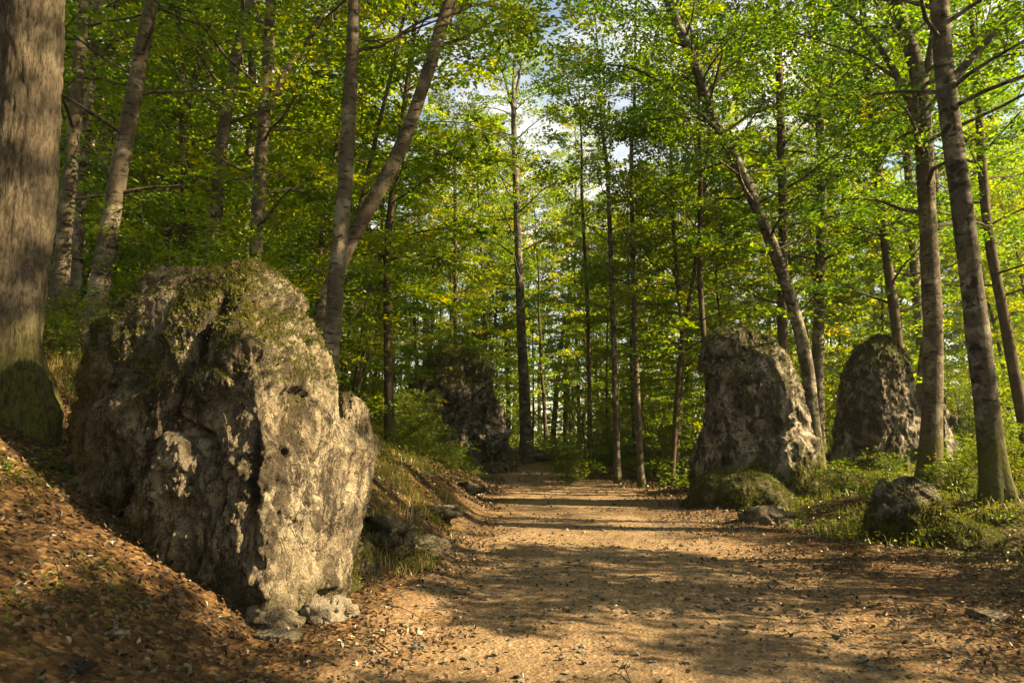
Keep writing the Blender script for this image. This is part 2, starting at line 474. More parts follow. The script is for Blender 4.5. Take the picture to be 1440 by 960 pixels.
gx = axis([(-400, -60, 12), (-60, -14, 34), (-14, -6, 44), (-6, 1, 110), (1, 9, 60), (9, 20, 34), (20, 60, 28), (60, 400, 12)])
gy = axis([(-120, -12, 12), (-12, 2, 28), (2, 9, 120), (9, 20, 80), (20, 40, 50), (40, 70, 20), (70, 500, 16)])
GX, GY = np.meshgrid(gx, gy)
GZ = H(GX, GY)
GZ = GZ + 0.016 * fb2(GX, GY, 7.0, 2, 31) * ((GY > 1) & (GY < 20))
edge_l, edge_r = path_left(np.clip(GY, -5, 34)), path_right(np.clip(GY, -5, 34))
IN = ((GX > edge_l + 0.3) & (GX < edge_r - 0.5) & (GY < 33.5))
GZ = GZ - 0.05 * IN
green = sm((GX - 4.6) / 1.6) * sm((GY - 7) / 2.0) + sm((edge_l - 0.6 - GX) / 1.2) * sm((GY - 7.5) / 2) * 0.8 + sm((GY - 33) / 4)
track = sm((34 - GY) / 2) * sm((GX - edge_l + 0.5) / 0.7) * sm((edge_r + 0.5 - GX) / 0.9)
nx, ny = len(gx), len(gy)
ii = (np.arange(ny - 1)[:, None] * nx + np.arange(nx - 1)[None, :])
gf = np.stack([ii, ii + 1, ii + nx + 1, ii + nx], -1).reshape(-1, 4)
gm = mesh_np('ground', np.stack([GX, GY, GZ], -1).reshape(-1, 3), gf, MAT['soil'],
             {'green': np.clip(green, 0, 1).ravel(), 'track': np.clip(track, 0, 1).ravel()}, True)
tag(add('ground', gm), kind='structure')

py_ = axis([(-4, 3, 20), (3, 9, 170), (9, 18, 130), (18, 34, 80)])
cu = np.linspace(0, 1, 110)
PY, CU = np.meshgrid(py_, cu, indexing='ij')
wob_l = 0.16 * fb2(PY[:, 0], np.zeros(len(py_)), 1.1, 4, 3)
wob_r = 0.22 * fb2(PY[:, 0], np.ones(len(py_)) * 7, 1.0, 4, 4)
PL = (path_left(PY[:, 0]) + wob_l)[:, None]; PR = (path_right(PY[:, 0]) + wob_r)[:, None]
PX = PL + (PR - PL) * CU
PZ = H(PX, PY) + 0.006 + 0.014 * fb2(PX, PY, 6.0, 3, 21) + 0.020 * fb2(PX * 0.6, PY, 1.6, 2, 22)
ed = np.minimum(CU, 1 - CU)
PZ = PZ - 0.05 * sm(1 - ed / 0.03)
edge = 1 - sm(np.where(CU < 0.5, CU / 0.13, (1 - CU) / 0.26))
n1, n2 = PX.shape
ii = (np.arange(n1 - 1)[:, None] * n2 + np.arange(n2 - 1)[None, :])
pf = np.stack([ii, ii + 1, ii + n2 + 1, ii + n2], -1).reshape(-1, 4)
pm = mesh_np('path', np.stack([PX, PY, PZ], -1).reshape(-1, 3), pf, MAT['track'], {'edge': edge.ravel()}, True)
tag(add('path', pm), kind='structure')

# ------------------------------------------------------------------ rocks
def poly_param(poly, th):
    """rounded polygon in plan sampled by angle"""
    P = np.array(poly, float)
    a = np.arctan2(P[:, 1], P[:, 0]); o = np.argsort(a); P = P[o]; a = a[o]
    out = np.zeros((len(th), 2))
    for k, t in enumerate(th):
        d = np.array([math.cos(t), math.sin(t)])
        best = None
        for i in range(len(P)):
            p, q = P[i], P[(i + 1) % len(P)]
            e = q - p; den = d[0] * e[1] - d[1] * e[0]
            if abs(den) < 1e-9: continue
            s = (p[0] * e[1] - p[1] * e[0]) / den; u = (p[0] * d[1] - p[1] * d[0]) / den
            if s > 0 and -1e-6 <= u <= 1 + 1e-6: best = s if best is None else min(best, s)
        out[k] = d * (best or 1)
    r = np.linalg.norm(out, axis=1)
    kern = np.hanning(13); kern /= kern.sum()
    r = np.convolve(np.concatenate([r[-6:], r, r[:6]]), kern, 'valid')
    return np.stack([np.cos(th), np.sin(th)], 1) * r[:, None]

def rock(name, label, cat, left, right, depth, plan, mat, nseg=360, nring=220, amp=1.0, thick=0.8, cracks=(), flakes=(), cav=(), seed=0,
         moss_top=1.0, moss_base=0.0, moss_left=0.0, mb=0.65, ochre=1.0, tufts=2500, sink=0.5, group=None, scale=1.0, top_flat=0.5, tuft_size=0.035):
    """left/right: outline pixels bottom to top on the plane through the rock's middle; plan: footprint polygon (lateral, depth)"""
    cx = (left[0][0] + right[0][0] + left[-1][0] + right[-1][0]) / 4
    c0 = at(cx, 600, depth); ang = math.atan2(c0[0], c0[1])
    fw = np.array([math.sin(ang), math.cos(ang)]); rt = np.array([math.cos(ang), -math.sin(ang)])
    dist = math.hypot(c0[0], c0[1]); O = fw * dist
    def uz(px, py):
        d = ray(px, py); t = dist / (d[0] * fw[0] + d[1] * fw[1])
        return (d[0] * rt[0] + d[1] * rt[1]) * t, EYE + d[2] * t
    Lp = np.array([uz(*p) for p in left]); Rp = np.array([uz(*p) for p in right])
    ztop = max(Lp[-1, 1], Rp[-1, 1]); zbot = min(Lp[0, 1], Rp[0, 1]) - sink
    t = np.linspace(0, 1, nring)
    zz = zbot + (ztop - zbot) * (1 - (1 - t) ** 1.7)
    Lz = np.interp(zz, Lp[:, 1], Lp[:, 0]); Rz = np.interp(zz, Rp[:, 1], Rp[:, 0])
    mid = (Lz + Rz) / 2; hw = np.maximum((Rz - Lz) / 2, 0.004)
    hmax = hw.max()
    tt = np.clip((zz - zbot) / (ztop - zbot), 0, 1)
    dp = hmax * thick * np.minimum(1, np.maximum(0.01, 1 - np.clip((tt - top_flat) / (1 - top_flat), 0, 1) ** 2.4)) * (1 - 0.12 * tt)
    # more segments in front (towards the viewer, v < 0)
    s = np.linspace(0, 1, nseg, endpoint=False)
    th = -math.pi / 2 + math.pi * 2 * (s - 0.5) - 0.55 * np.sin(math.pi * 2 * (s - 0.5))
    PP = poly_param(plan, th)
    PP[:, 0] /= np.where(PP[:, 0] > 0, PP[:, 0].max(), -PP[:, 0].min())
    U = mid[:, None] + hw[:, None] * PP[None, :, 0]; V = dp[:, None] * PP[None, :, 1]
    Z = np.repeat(zz[:, None], nseg, 1)
    pos = np.stack([O[0] + rt[0] * U + fw[0] * V, O[1] + rt[1] * U + fw[1] * V, Z], -1)
    def normals(pos):
        dth = np.roll(pos, -1, 1) - np.roll(pos, 1, 1); dz = np.gradient(pos, axis=0)
        n = nrm(np.cross(dth, dz)); n[-1] = (0, 0, 1); return n
    N = normals(pos)
    P = pos.reshape(-1, 3); n = N.reshape(-1, 3); q = P / scale
    d = 0.05 * fbm(q * 1.1 + seed * 7.1, 3, 0.5, seed)
    wq = np.stack([fbm(q * 2.3 + 5, 3, 0.5, 81), fbm(q * 2.3 + 15, 3, 0.5, 82), fbm(q * 2.3 + 25, 3, 0.5, 83)], 1)
    f1, e1, _ = facets(q * np.array([1.5, 1.5, 1.2]) + seed + 0.35 * wq, seed + 3, 22.0)
    f2, e2, _ = facets(q * np.array([5.2, 5.2, 4.2]) + 0.15 * fbm(q * 4, 2, 0.5, 5)[:, None], seed + 4, 30.0)
    d += 0.105 * np.clip(f1, -1, 1) - 0.02 * np.exp(-(e1 / 0.05) ** 2)
    d += 0.030 * np.clip(f2, -1, 1) - 0.010 * np.exp(-(e2 / 0.10) ** 2) * (vnoise(q * 2, 77) > -0.1)
    d += 0.010 * (ridged(q * np.array([3.0, 3.0, 2.4]), 3, seed + 8) - 0.3)
    pit = fbm(q * 10, 4, 0.65, seed + 9); d -= 0.040 * np.clip(pit - 0.15, 0, 1) * 1.6
    f3, e3, _ = facets(q * np.array([12.0, 12.0, 8.0]) + 0.2 * fbm(q * 7, 2, 0.5, 6)[:, None], seed + 14)
    d += 0.026 * np.clip(f3, -1, 1) * (0.5 + vnoise(q * 1.7, 78))
    d += 0.026 * fbm(q * 26, 3, 0.7, seed + 12)
    _, _, b4 = facets(q * 6.5 + 0.5 * wq, seed + 15)
    d -= 0.020 * np.exp(-(b4 / 0.20) ** 2) * sm((vnoise(q * 1.9, 79) - 0.2) / 0.4)
    _, _, b5 = facets(q * 17 + 0.5 * wq, seed + 16)
    d -= 0.012 * np.exp(-(b5 / 0.32) ** 2) * sm((vnoise(q * 2.6, 80) + 0.35) / 0.4)
    d *= scale * amp
    front = np.clip(-V.reshape(-1) / (dp.max() * 0.25), 0, 1)
    u = U.reshape(-1); z = P[:, 2]
    def seg_d(a, b):
        a = np.array(a); b = np.array(b); ab = b - a
        tt_ = np.clip(((u - a[0]) * ab[0] + (z - a[1]) * ab[1]) / (ab @ ab), 0, 1)
        return np.hypot(u - a[0] - tt_ * ab[0], z - a[1] - tt_ * ab[1])
    wob = 0.035 * fbm(q * 5, 3, 0.6, seed + 40)
    for line, w, dep in cracks:
        L = [uz(*p) for p in line]
        dd = np.min([seg_d(L[i], L[i + 1]) for i in range(len(L) - 1)], 0) + wob
        d -= dep * np.exp(-(dd / w) ** 2) * front
    for poly, dep in flakes:
        L = np.array([uz(*p) for p in poly]); inside = np.zeros(len(u), bool); j = len(L) - 1
        for i in range(len(L)):
            c = ((L[i, 1] > z) != (L[j, 1] > z)) & (u < (L[j, 0] - L[i, 0]) * (z - L[i, 1]) / (L[j, 1] - L[i, 1] + 1e-9) + L[i, 0])
            inside ^= c; j = i
        dd = np.min([seg_d(L[i], L[(i + 1) % len(L)]) for i in range(len(L))], 0)
        d += dep * np.where(inside, sm(dd / 0.10), 0) * front
    for (px, py, ru, rz, dep) in cav:
        a = uz(px, py); rr = ((u - a[0]) / ru) ** 2 + ((z - a[1]) / rz) ** 2 + wob * 4
        d -= dep * np.exp(-np.clip(rr, 0, 9) ** 1.5) * front
    fade = np.repeat(np.clip((1 - t) / 0.06, 0, 1)[:, None] ** 0.5, nseg, 1).reshape(-1)
    P = P + n * (d * fade)[:, None] + np.array([0, 0, 1]) * (d * (1 - fade) * 0.5)[:, None]
    pos = P.reshape(nring, nseg, 3); N2 = normals(pos).reshape(-1, 3)
    gz = H(P[:, 0], P[:, 1], False)
    mn = fbm(P * 2.3, 4, 0.6, seed + 50)
    hrel = (z - zbot - sink) / (ztop - zbot - sink)
    moss = moss_top * np.clip(sm((N2[:, 2] - 0.06 + 0.5 * mn) / 0.35) * sm((hrel - 0.46) / 0.3), 0, 1)
    moss = np.maximum(moss, moss_base * sm((mb + mn * 0.6 - (z - gz) / (0.9 * scale)) / 0.5))
    moss = np.maximum(moss, moss_left * sm((-(u - mid.mean()) / hmax - 0.35 + mn * 0.6) / 0.45) * sm((hrel - 0.1) / 0.5))
    moss = np.clip(moss, 0, 1)
    i = np.arange(nring - 1)[:, None] * nseg; j = np.arange(nseg)[None, :]; j2 = (j + 1) % nseg
    f = np.stack([i + j, i + j2, i + nseg + j2, i + nseg + j], -1).reshape(-1, 4)
    base = np.array([O[0], O[1], Hs(O[0], O[1])])
    root = thing(name, label, cat, base, group)
    # close the top with a small fan folded into quads
    och = np.clip(0.35 + 0.9 * mn - (u - mid.mean()) / hmax * 0.6, 0, 1) * ochre
    me = mesh_np(name + '_body', P - base, f, mat, {'moss': moss, 'ochre': och}, True)
    add('body', me, root)
    if tufts:
        vis = (N2[:, 1] < 0.5)
        w = np.where(vis, np.clip(moss - 0.45, 0, 1), 0)
        area = np.linalg.norm(np.cross(np.roll(pos, -1, 1) - pos, np.gradient(pos, axis=0)), axis=2).reshape(-1)
        w = w * area
        if w.sum() > 0:
            k = RNG.choice(len(P), tufts, p=w / w.sum())
            r3 = RNG.normal(0, 1, (tufts, 3))
            dirs = nrm(N2[k] * 0.7 + 0.8 * r3); sz = tuft_size * scale * (0.5 + RNG.random(tufts) * 1.1)
            v, ff = leaf_quads(P[k] + RNG.normal(0, 0.008, (tufts, 3)) - base, dirs, nrm(RNG.normal(0, 1, (tufts, 3))), sz, 0.24)
            tn = np.repeat(np.clip(0.5 + 0.5 * mn[k] + RNG.normal(0, 0.2, tufts), 0, 1), 4)
            tag(add('moss', mesh_np('moss', v, ff, MAT['moss_tuft'], {'tint': tn}), root), kind='stuff')
    return root

MAIN_PLAN = [(-1.0, 0.40), (-0.80, 0.02), (-0.32, -0.50), (0.30, -1.0), (0.66, -0.78), (0.95, -0.42), (1.0, 0.1), (0.7, 0.8), (-0.2, 1.0), (-0.8, 0.7)]
rock('boulder', 'huge mossy topped limestone boulder on the leafy bank at the left', 'boulder',
     [(150, 885), (95, 800), (74, 690), (78, 600), (92, 520), (118, 455), (150, 415), (205, 384), (265, 372), (325, 367)],
     [(478, 880), (490, 800), (494, 700), (492, 620), (478, 560), (470, 505), (446, 455), (425, 420), (392, 388), (360, 370), (335, 367)],
     6.1, MAIN_PLAN, MAT['rock'], 460, 280, 1.0, 0.92,
     cracks=[([(318, 430), (302, 462), (262, 540), (248, 582), (211, 648), (157, 733)], 0.030, 0.21),
             ([(248, 582), (296, 618), (312, 690), (276, 787), (268, 850)], 0.026, 0.13),
             ([(352, 600), (350, 690), (338, 760)], 0.03, 0.05), ([(205, 430), (200, 500), (170, 560)], 0.03, 0.05),
             ([(365, 440), (362, 520), (380, 600)], 0.025, 0.035), ([(428, 470), (440, 600), (432, 720)], 0.03, 0.035)],
     flakes=[([(248, 590), (292, 622), (304, 700), (268, 790), (262, 840), (180, 760), (170, 725), (215, 655)], 0.04)],
     cav=[(430, 838, 0.22, 0.085, 0.30), (452, 818, 0.12, 0.06, 0.16)], seed=1, moss_top=1.0, moss_base=0.5, moss_left=0.55, tufts=22000, tuft_size=0.027)
rock('boulder', 'narrow pale stone buttress leaning against the right side of the huge boulder', 'boulder',
     [(450, 880), (455, 800), (462, 700), (468, 620), (474, 570), (482, 552)],
     [(500, 880), (508, 780), (518, 690), (524, 610), (520, 580), (508, 560), (494, 552)],
     6.35, [(-1, 0), (-0.6, -0.9), (0.3, -1.0), (1, -0.3), (0.9, 0.6), (0, 1)], MAT['rock'], 150, 130, 0.6, 1.5,
     seed=5, moss_top=0.4, moss_base=0.9, tufts=2500)
rock('standing_stone', 'tall flat topped standing stone beside the path with a mossy skirt', 'standing stone',
     [(962, 712), (966, 670), (976, 620), (984, 570), (990, 520), (994, 480), (1006, 464), (1030, 459)],
     [(1152, 705), (1152, 640), (1150, 590), (1136, 555), (1118, 515), (1104, 492), (1082, 474), (1052, 460)],
     15.4, [(-1, 0.1), (-0.78, -0.65), (-0.2, -1.0), (0.45, -0.62), (1, 0.1), (0.7, 0.8), (-0.6, 0.9)], MAT['rock_dark'], 280, 180, 1.15, 0.75,
     seed=9, moss_top=0.7, moss_base=1.0, mb=0.8, tufts=9000, scale=1.35, tuft_size=0.05, top_flat=0.7)
rock('standing_stone', 'round shouldered standing stone among the trees at the right', 'standing stone',
     [(1163, 668), (1168, 620), (1176, 570), (1186, 520), (1205, 488), (1232, 470)],
     [(1300, 668), (1300, 600), (1294, 550), (1284, 510), (1270, 482), (1250, 469)],
     17.5, [(-1, 0.1), (-0.6, -0.7), (0.1, -1.0), (0.6, -0.55), (1, 0.1), (0.6, 0.9), (-0.6, 0.9)], MAT['rock_dark'], 210, 140, 1.1, 0.75,
     seed=14, moss_top=0.8, moss_base=0.5, tufts=2500, scale=1.35, tuft_size=0.05)
rock('boulder', 'low grey rock showing just right of the thick trunk beside the round standing stone', 'boulder',
     [(1270, 690), (1280, 640), (1296, 590), (1312, 558)], [(1350, 690), (1347, 640), (1342, 590), (1332, 560)],
     18.5, [(-1, 0), (-0.6, -0.9), (0.5, -1.0), (1, 0), (0.6, 0.9), (-0.6, 0.9)], MAT['rock_dark'], 120, 90, 0.9, 0.8,
     seed=15, moss_top=0.5, moss_base=0.4, tufts=600, scale=1.2, tuft_size=0.05)
rock('mossy_rock', 'small hump backed mossy rock near the right edge of the path', 'rock',
     [(1200, 775), (1208, 745), (1222, 708), (1240, 680), (1262, 668)], [(1352, 775), (1344, 740), (1330, 700), (1312, 678), (1288, 668)],
     9.8, [(-1, 0), (-0.7, -0.8), (0.2, -1.0), (1, -0.3), (0.7, 0.9), (-0.6, 0.9)], MAT['rock_dark'], 170, 110, 0.8, 0.8,
     seed=21, moss_top=0.5, moss_base=1.0, mb=0.95, tufts=9000, scale=0.8, tuft_size=0.06)
rock('mossy_mound', 'low moss covered mound right of the hump backed mossy rock', 'rock',
     [(1196, 800), (1222, 768), (1262, 738), (1312, 722)], [(1462, 806), (1440, 770), (1396, 742), (1335, 722)],
     9.5, [(-1, 0), (-0.7, -0.7), (0.1, -1.0), (0.8, -0.7), (1, 0), (0.6, 0.9), (-0.6, 0.9)], MAT['rock_dark'], 170, 80, 0.7, 0.6,
     seed=23, moss_top=1.0, moss_base=1.0, mb=1.4, tufts=14000, scale=0.7, tuft_size=0.055, sink=0.3)
rock('mossy_mound', 'low bright moss mound at the foot of the flat topped standing stone', 'rock',
     [(956, 716), (964, 694), (984, 670), (1012, 656)], [(1128, 716), (1112, 694), (1082, 670), (1040, 656)],
     14.6, [(-1, 0), (-0.7, -0.7), (0.1, -1.0), (0.8, -0.7), (1, 0), (0.6, 0.9), (-0.6, 0.9)], MAT['rock_dark'], 130, 60, 0.8, 0.7,
     seed=24, moss_top=1.0, moss_base=1.0, mb=1.6, tufts=9000, scale=0.9, tuft_size=0.05, sink=0.3)
rock('rock_outcrop', 'dark overgrown rock outcrop behind the end of the grassy bank', 'rock',
     [(545, 660), (566, 610), (580, 560), (584, 520), (606, 500), (632, 496)], [(728, 660), (716, 610), (706, 570), (690, 545), (684, 512), (660, 497)],
     28.5, [(-1, 0), (-0.8, -0.8), (-0.2, -0.9), (0.3, -0.75), (0.9, -0.6), (1, 0), (0.7, 0.9), (-0.6, 0.9)], MAT['rock_dark'], 180, 120, 1.9, 0.8,
     seed=27, moss_top=1.0, moss_base=0.5, tufts=3000, scale=2.2, tuft_size=0.09)
rock('mossy_rock', 'mossy hump at the lower left corner of the leafy bank', 'rock',
     [(-60, 905), (-50, 850), (-20, 800), (10, 782)], [(88, 905), (80, 850), (60, 805), (30, 782)],
     4.35, [(-1, 0), (-0.6, -0.9), (0.4, -1.0), (1, 0), (0.6, 0.9), (-0.6, 0.9)], MAT['rock_dark'], 160, 90, 0.55, 0.7,
     seed=33, moss_top=1.0, moss_base=1.0, tufts=5000, scale=0.5, tuft_size=0.05, sink=0.3)
rock('mossy_rock', 'mossy lump wedged at the foot of the pale buttress of the boulder', 'rock',
     [(482, 870), (488, 800), (500, 770), (512, 758)], [(548, 870), (542, 820), (532, 780), (520, 758)],
     7.0, [(-1, 0), (-0.6, -0.9), (0.4, -1.0), (1, 0), (0.6, 0.9), (-0.6, 0.9)], MAT['rock_dark'], 120, 90, 0.6, 0.9,
     seed=35, moss_top=1.0, moss_base=1.0, tufts=2500, scale=0.5, tuft_size=0.05)

# loose stones, each a small broken block of its own
def ico_rock(size, seed, sub=4):
    import bmesh
    bm = bmesh.new(); bmesh.ops.create_icosphere(bm, subdivisions=sub, radius=1)
    v = np.array([x.co[:] for x in bm.verts]); f = np.array([[x.index for x in p.verts] for p in bm.faces]); bm.free()
    f1, e1, _ = facets(v * 1.1 + seed * 3.3, seed)
    f2, e2, _ = facets(v * 2.6 + seed * 1.7, seed + 1)
    r = 1 + 0.42 * np.clip(f1, -1, 1) + 0.20 * np.clip(f2, -1, 1) + 0.10 * fbm(v * 2 + seed, 3) + 0.07 * fbm(v * 9 + seed, 3)
    return v * r[:, None] * np.array(size), f

STONES = [
    (372, 878, (0.22, 0.15, 0.10), 'pale slab lying at the foot of the boulder, below its sunlit ridge'),
    (440, 872, (0.17, 0.13, 0.11), 'cream block under the hollow at the foot of the boulder'),
    (402, 884, (0.10, 0.09, 0.07), 'small pale block between the two cream stones under the boulder'),
    (470, 868, (0.14, 0.12, 0.10), 'cream block under the lower right corner of the boulder'),
    (385, 900, (0.15, 0.09, 0.05), 'flat pale flake on the leaves in front of the boulder'),
    (590, 782, (0.30, 0.20, 0.13), 'bright pale stone set in the bank left of the path'),
    (612, 722, (0.45, 0.28, 0.10), 'flat ledge stone in the path bank below the dry grass'),
    (655, 690, (0.35, 0.3, 0.14), 'rounded bank stone near the far bend of the path'),
    (545, 775, (0.30, 0.24, 0.24), 'mossy round stone in the bank beside the boulder'),
    (1035, 712, (0.75, 0.45, 0.26), 'flat stone slab before the flat topped standing stone'),
    (1082, 738, (0.42, 0.30, 0.24), 'pale broken stone before the flat topped standing stone'),
    (1395, 872, (0.15, 0.09, 0.06), 'low brown stone at the lower right among leaves'),
    (160, 895, (0.06, 0.05, 0.03), 'grey flake half buried in leaves on the left bank'),
    (100, 945, (0.08, 0.06, 0.03), 'grey flat stone in the leaves at the bottom left'),
    (590, 915, (0.06, 0.05, 0.035), 'small pale stone on the sunlit edge of the path'),
    (745, 645, (0.9, 0.5, 0.35), 'mossy stone at the foot of the pale trunk where the path ends'),
    (720, 652, (0.5, 0.4, 0.25), 'round stone left of the mossy stone where the path ends'),
    (688, 660, (0.45, 0.4, 0.25), 'dark stone at the far bend below the rock outcrop'),
]
for k, (px, py, sz, lb) in enumerate(STONES):
    p = ground_hit(px, py)
    v, f = ico_rock(sz, k + 60, 4)
    a = random.uniform(-0.5, 0.5); c, s = math.cos(a), math.sin(a)
    v = np.stack([v[:, 0] * c - v[:, 1] * s, v[:, 0] * s + v[:, 1] * c, v[:, 2]], 1)
    ms = np.clip((v[:, 2] / sz[2]) * 0.6 + fbm(v * 4 + k, 3) * 0.8 - 0.1, 0, 1) * (1.0 if 'mossy' in lb else 0.75 if k in (6, 7, 9, 17) else 0.15)
    z = Hs(p[0], p[1] + sz[1] * 0.5)
    o = add('stone', mesh_np('stone', v, f, MAT['stone'] if 'pale' in lb or 'cream' in lb else MAT['rock_dark'], {'moss': ms, 'ochre': np.full(len(v), 0.6)}, True), None, (p[0], p[1] + sz[1] * 0.5, z + sz[2] * 0.3))
    tag(o, lb, 'stone')

# ------------------------------------------------------------------ trees
def trunk_mesh(pts, r, mat, sides, flare=0.5, bark=0.0, seed=0, nring=None, lobes=5, moss_h=0.0, bumpy=0.06, sink=0.15):
    n = nring or max(14, int(np.linalg.norm(np.diff(pts, axis=0), axis=1).sum() / 0.3))
    c = catmull(pts, n)
    L = np.concatenate([[0], np.cumsum(np.linalg.norm(np.diff(c, axis=0), axis=1))])
    u = L / L[-1]
    rr = np.interp(u, np.linspace(0, 1, len(r)), r)
    v, f = tube(c, rr, sides)
    V = v.reshape(n, sides, 3); off = V - c[:, None, :]
    th = np.arange(sides) / sides * 2 * math.pi
    ex = np.exp(-np.clip(L - sink, 0, None) / (0.22 + 1.6 * r[0]))[:, None]
    lob = 0.5 + 0.5 * np.cos(th * lobes + seed)[None, :] * (0.6 + 0.4 * np.cos(th * 2 + seed * 2))[None, :]
    k = 1 + flare * ex * (0.45 + 1.1 * lob)
    nz = fbm(V.reshape(-1, 3) * np.array([1.6, 1.6, 0.9]) / max(r[0], 0.08) * 0.25 + seed * 5, 3, 0.5, seed).reshape(n, sides)
    k = k + bumpy * 2.2 * nz
    if bark:
        q = V.reshape(-1, 3)
        rg = ridged(q * np.array([13, 13, 4.2]) + 0.6 * fbm(q * 3, 2)[:, None], 3, seed + 2).reshape(n, sides)
        rg2 = ridged(q * np.array([34, 34, 13]), 2, seed + 3).reshape(n, sides)
        k = k + (bark * rg + bark * 0.4 * rg2) / np.maximum(rr[:, None], 0.05)
    V = c[:, None, :] + off * k[..., None]
    ms = np.zeros((n, sides))
    if moss_h: ms = np.clip(sm((moss_h + sink - L[:, None] + 0.6 * moss_h * nz) / (moss_h * 0.6)), 0, 1)
    return V.reshape(-1, 3), f, ms.ravel(), c, rr, L

def branchwork(c, rr, z0, ztop, R, nb, rng, sub=4, seed=0, lift=0.55, shape=0.75, keep=None, tip=True):
    """branches off trunk centreline c; returns Acc of tubes and arrays of sprays (pos, dir, length)"""
    A = Acc(); S = []
    zc = c[:, 2]
    for k in range(nb):
        h = z0 + (ztop - z0) * ((k + rng.random()) / nb) ** 0.85
        i = int(np.clip(np.searchsorted(zc, h), 1, len(c) - 1))
        p = c[i]; r0 = max(0.010, min(rr[i] * 0.30, 0.055))
        fr = (h - z0) / max(ztop - z0, 0.1)
        ln = R * (0.55 + 0.6 * rng.random()) * (1 - shape * fr ** 1.5) * (0.65 + 0.35 * min(1, fr * 4))
        az = k * 2.39996 + rng.normal(0, 0.35)
        if keep is not None and not keep(p, az, ln): continue
        el = lift * (0.5 + fr * 1.3) + rng.normal(0, 0.13)
        d = np.array([math.cos(az) * math.cos(el), math.sin(az) * math.cos(el), math.sin(el)])
        pts = [p]; q = p.copy(); dd = d.copy()
        for _ in range(5):
            q = q + dd * ln / 5; pts.append(q)
            dd = nrm(dd + rng.normal(0, 0.13, 3) + np.array([0, 0, -0.045]))
        pts = np.array(pts)
        v, f = tube(pts, np.linspace(r0, 0.006, 6) ** 1.0, 5); A.put(v, f, moss=0.0)
        for j in range(sub):
            tpos = 0.28 + 0.72 * (j + rng.random()) / sub
            ib = tpos * 5; i0 = min(int(ib), 4); b = pts[i0] + (pts[i0 + 1] - pts[i0]) * (ib - i0)
            sd = 1 if j % 2 else -1
            bd = nrm(pts[i0 + 1] - pts[i0])
            side = nrm(np.cross(bd, [0, 0, 1.0])) * sd
            d2 = nrm(bd * 0.75 + side * (0.6 + 0.3 * rng.random()) + np.array([0, 0, 0.02 + rng.normal(0, 0.12)]))
            l2 = ln * (0.30 + 0.25 * rng.random()) * (1.1 - 0.5 * tpos)
            e = b + d2 * l2 + np.array([0, 0, -0.04 * l2])
            v, f = tube(np.array([b, (b + e) / 2 + rng.normal(0, 0.03, 3) * l2, e]), np.array([0.014, 0.009, 0.004]) * (0.6 + r0 * 8), 3); A.put(v, f, moss=0.0)
            S.append((b + d2 * l2 * 0.25, d2, max(0.7, l2)))
            if l2 > 1.1:
                S.append((b + d2 * l2 * 0.6 + rng.normal(0, 0.15, 3), nrm(d2 + rng.normal(0, 0.4, 3)), 0.9))
        if tip: S.append((pts[-2], nrm(pts[-1] - pts[-2]), max(0.9, ln * 0.25)))
    return A, S

def spray_leaves(S, per, size, rng, wid=0.55, flat=0.38, dens=1.0, bias=0.45, tsp=0.2):
    if not S: return None
    P = np.array([s[0] for s in S]); D = np.array([s[1] for s in S]); L = np.array([s[2] for s in S])
    cnt = np.maximum(4, (per * (L / 1.0) ** 1.2 * (0.6 + 0.8 * rng.random(len(S)))).astype(int))
    ix = np.repeat(np.arange(len(S)), cnt); n = len(ix)
    d = D[ix].copy(); d[:, 2] *= 0.6; d = nrm(d)
    side = nrm(np.cross(d, np.array([0, 0, 1.0])))
    up = np.cross(side, d)
    a = rng.random(n) ** 0.8 * 1.15; b = (rng.random(n) * 2 - 1)
    w = 0.48 * np.sqrt(np.clip(1.2 - a, 0.05, 1))
    b = np.sign(b) * np.abs(b)
    ll = L[ix]
    pos = P[ix] + d * (a * ll)[:, None] + side * (b * w * ll)[:, None] + up * (rng.normal(0, 0.05, n) * ll ** 0.5)[:, None]
    pos[:, 2] -= (0.10 * a ** 2 + 0.12 * np.abs(b) * w) * ll
    ld = nrm(d * 0.8 + side * np.sign(b)[:, None] * 0.8 + rng.normal(0, 0.35, (n, 3)))
    tilt = rng.normal(0, 0.35, (len(S), 3))
    nm = nrm(np.array([0, 0, 1.0]) + tilt[ix] * 0.6 + rng.normal(0, flat, (n, 3)))
    sz = size * (0.65 + 0.6 * rng.random(n))
    v, f = leaf_quads(pos, ld, nm, sz, wid)
    tint = np.clip(bias + rng.normal(0, tsp, len(S))[ix] + rng.normal(0, 0.055, n), 0, 0.97)
    return v, f, np.repeat(tint, 4)

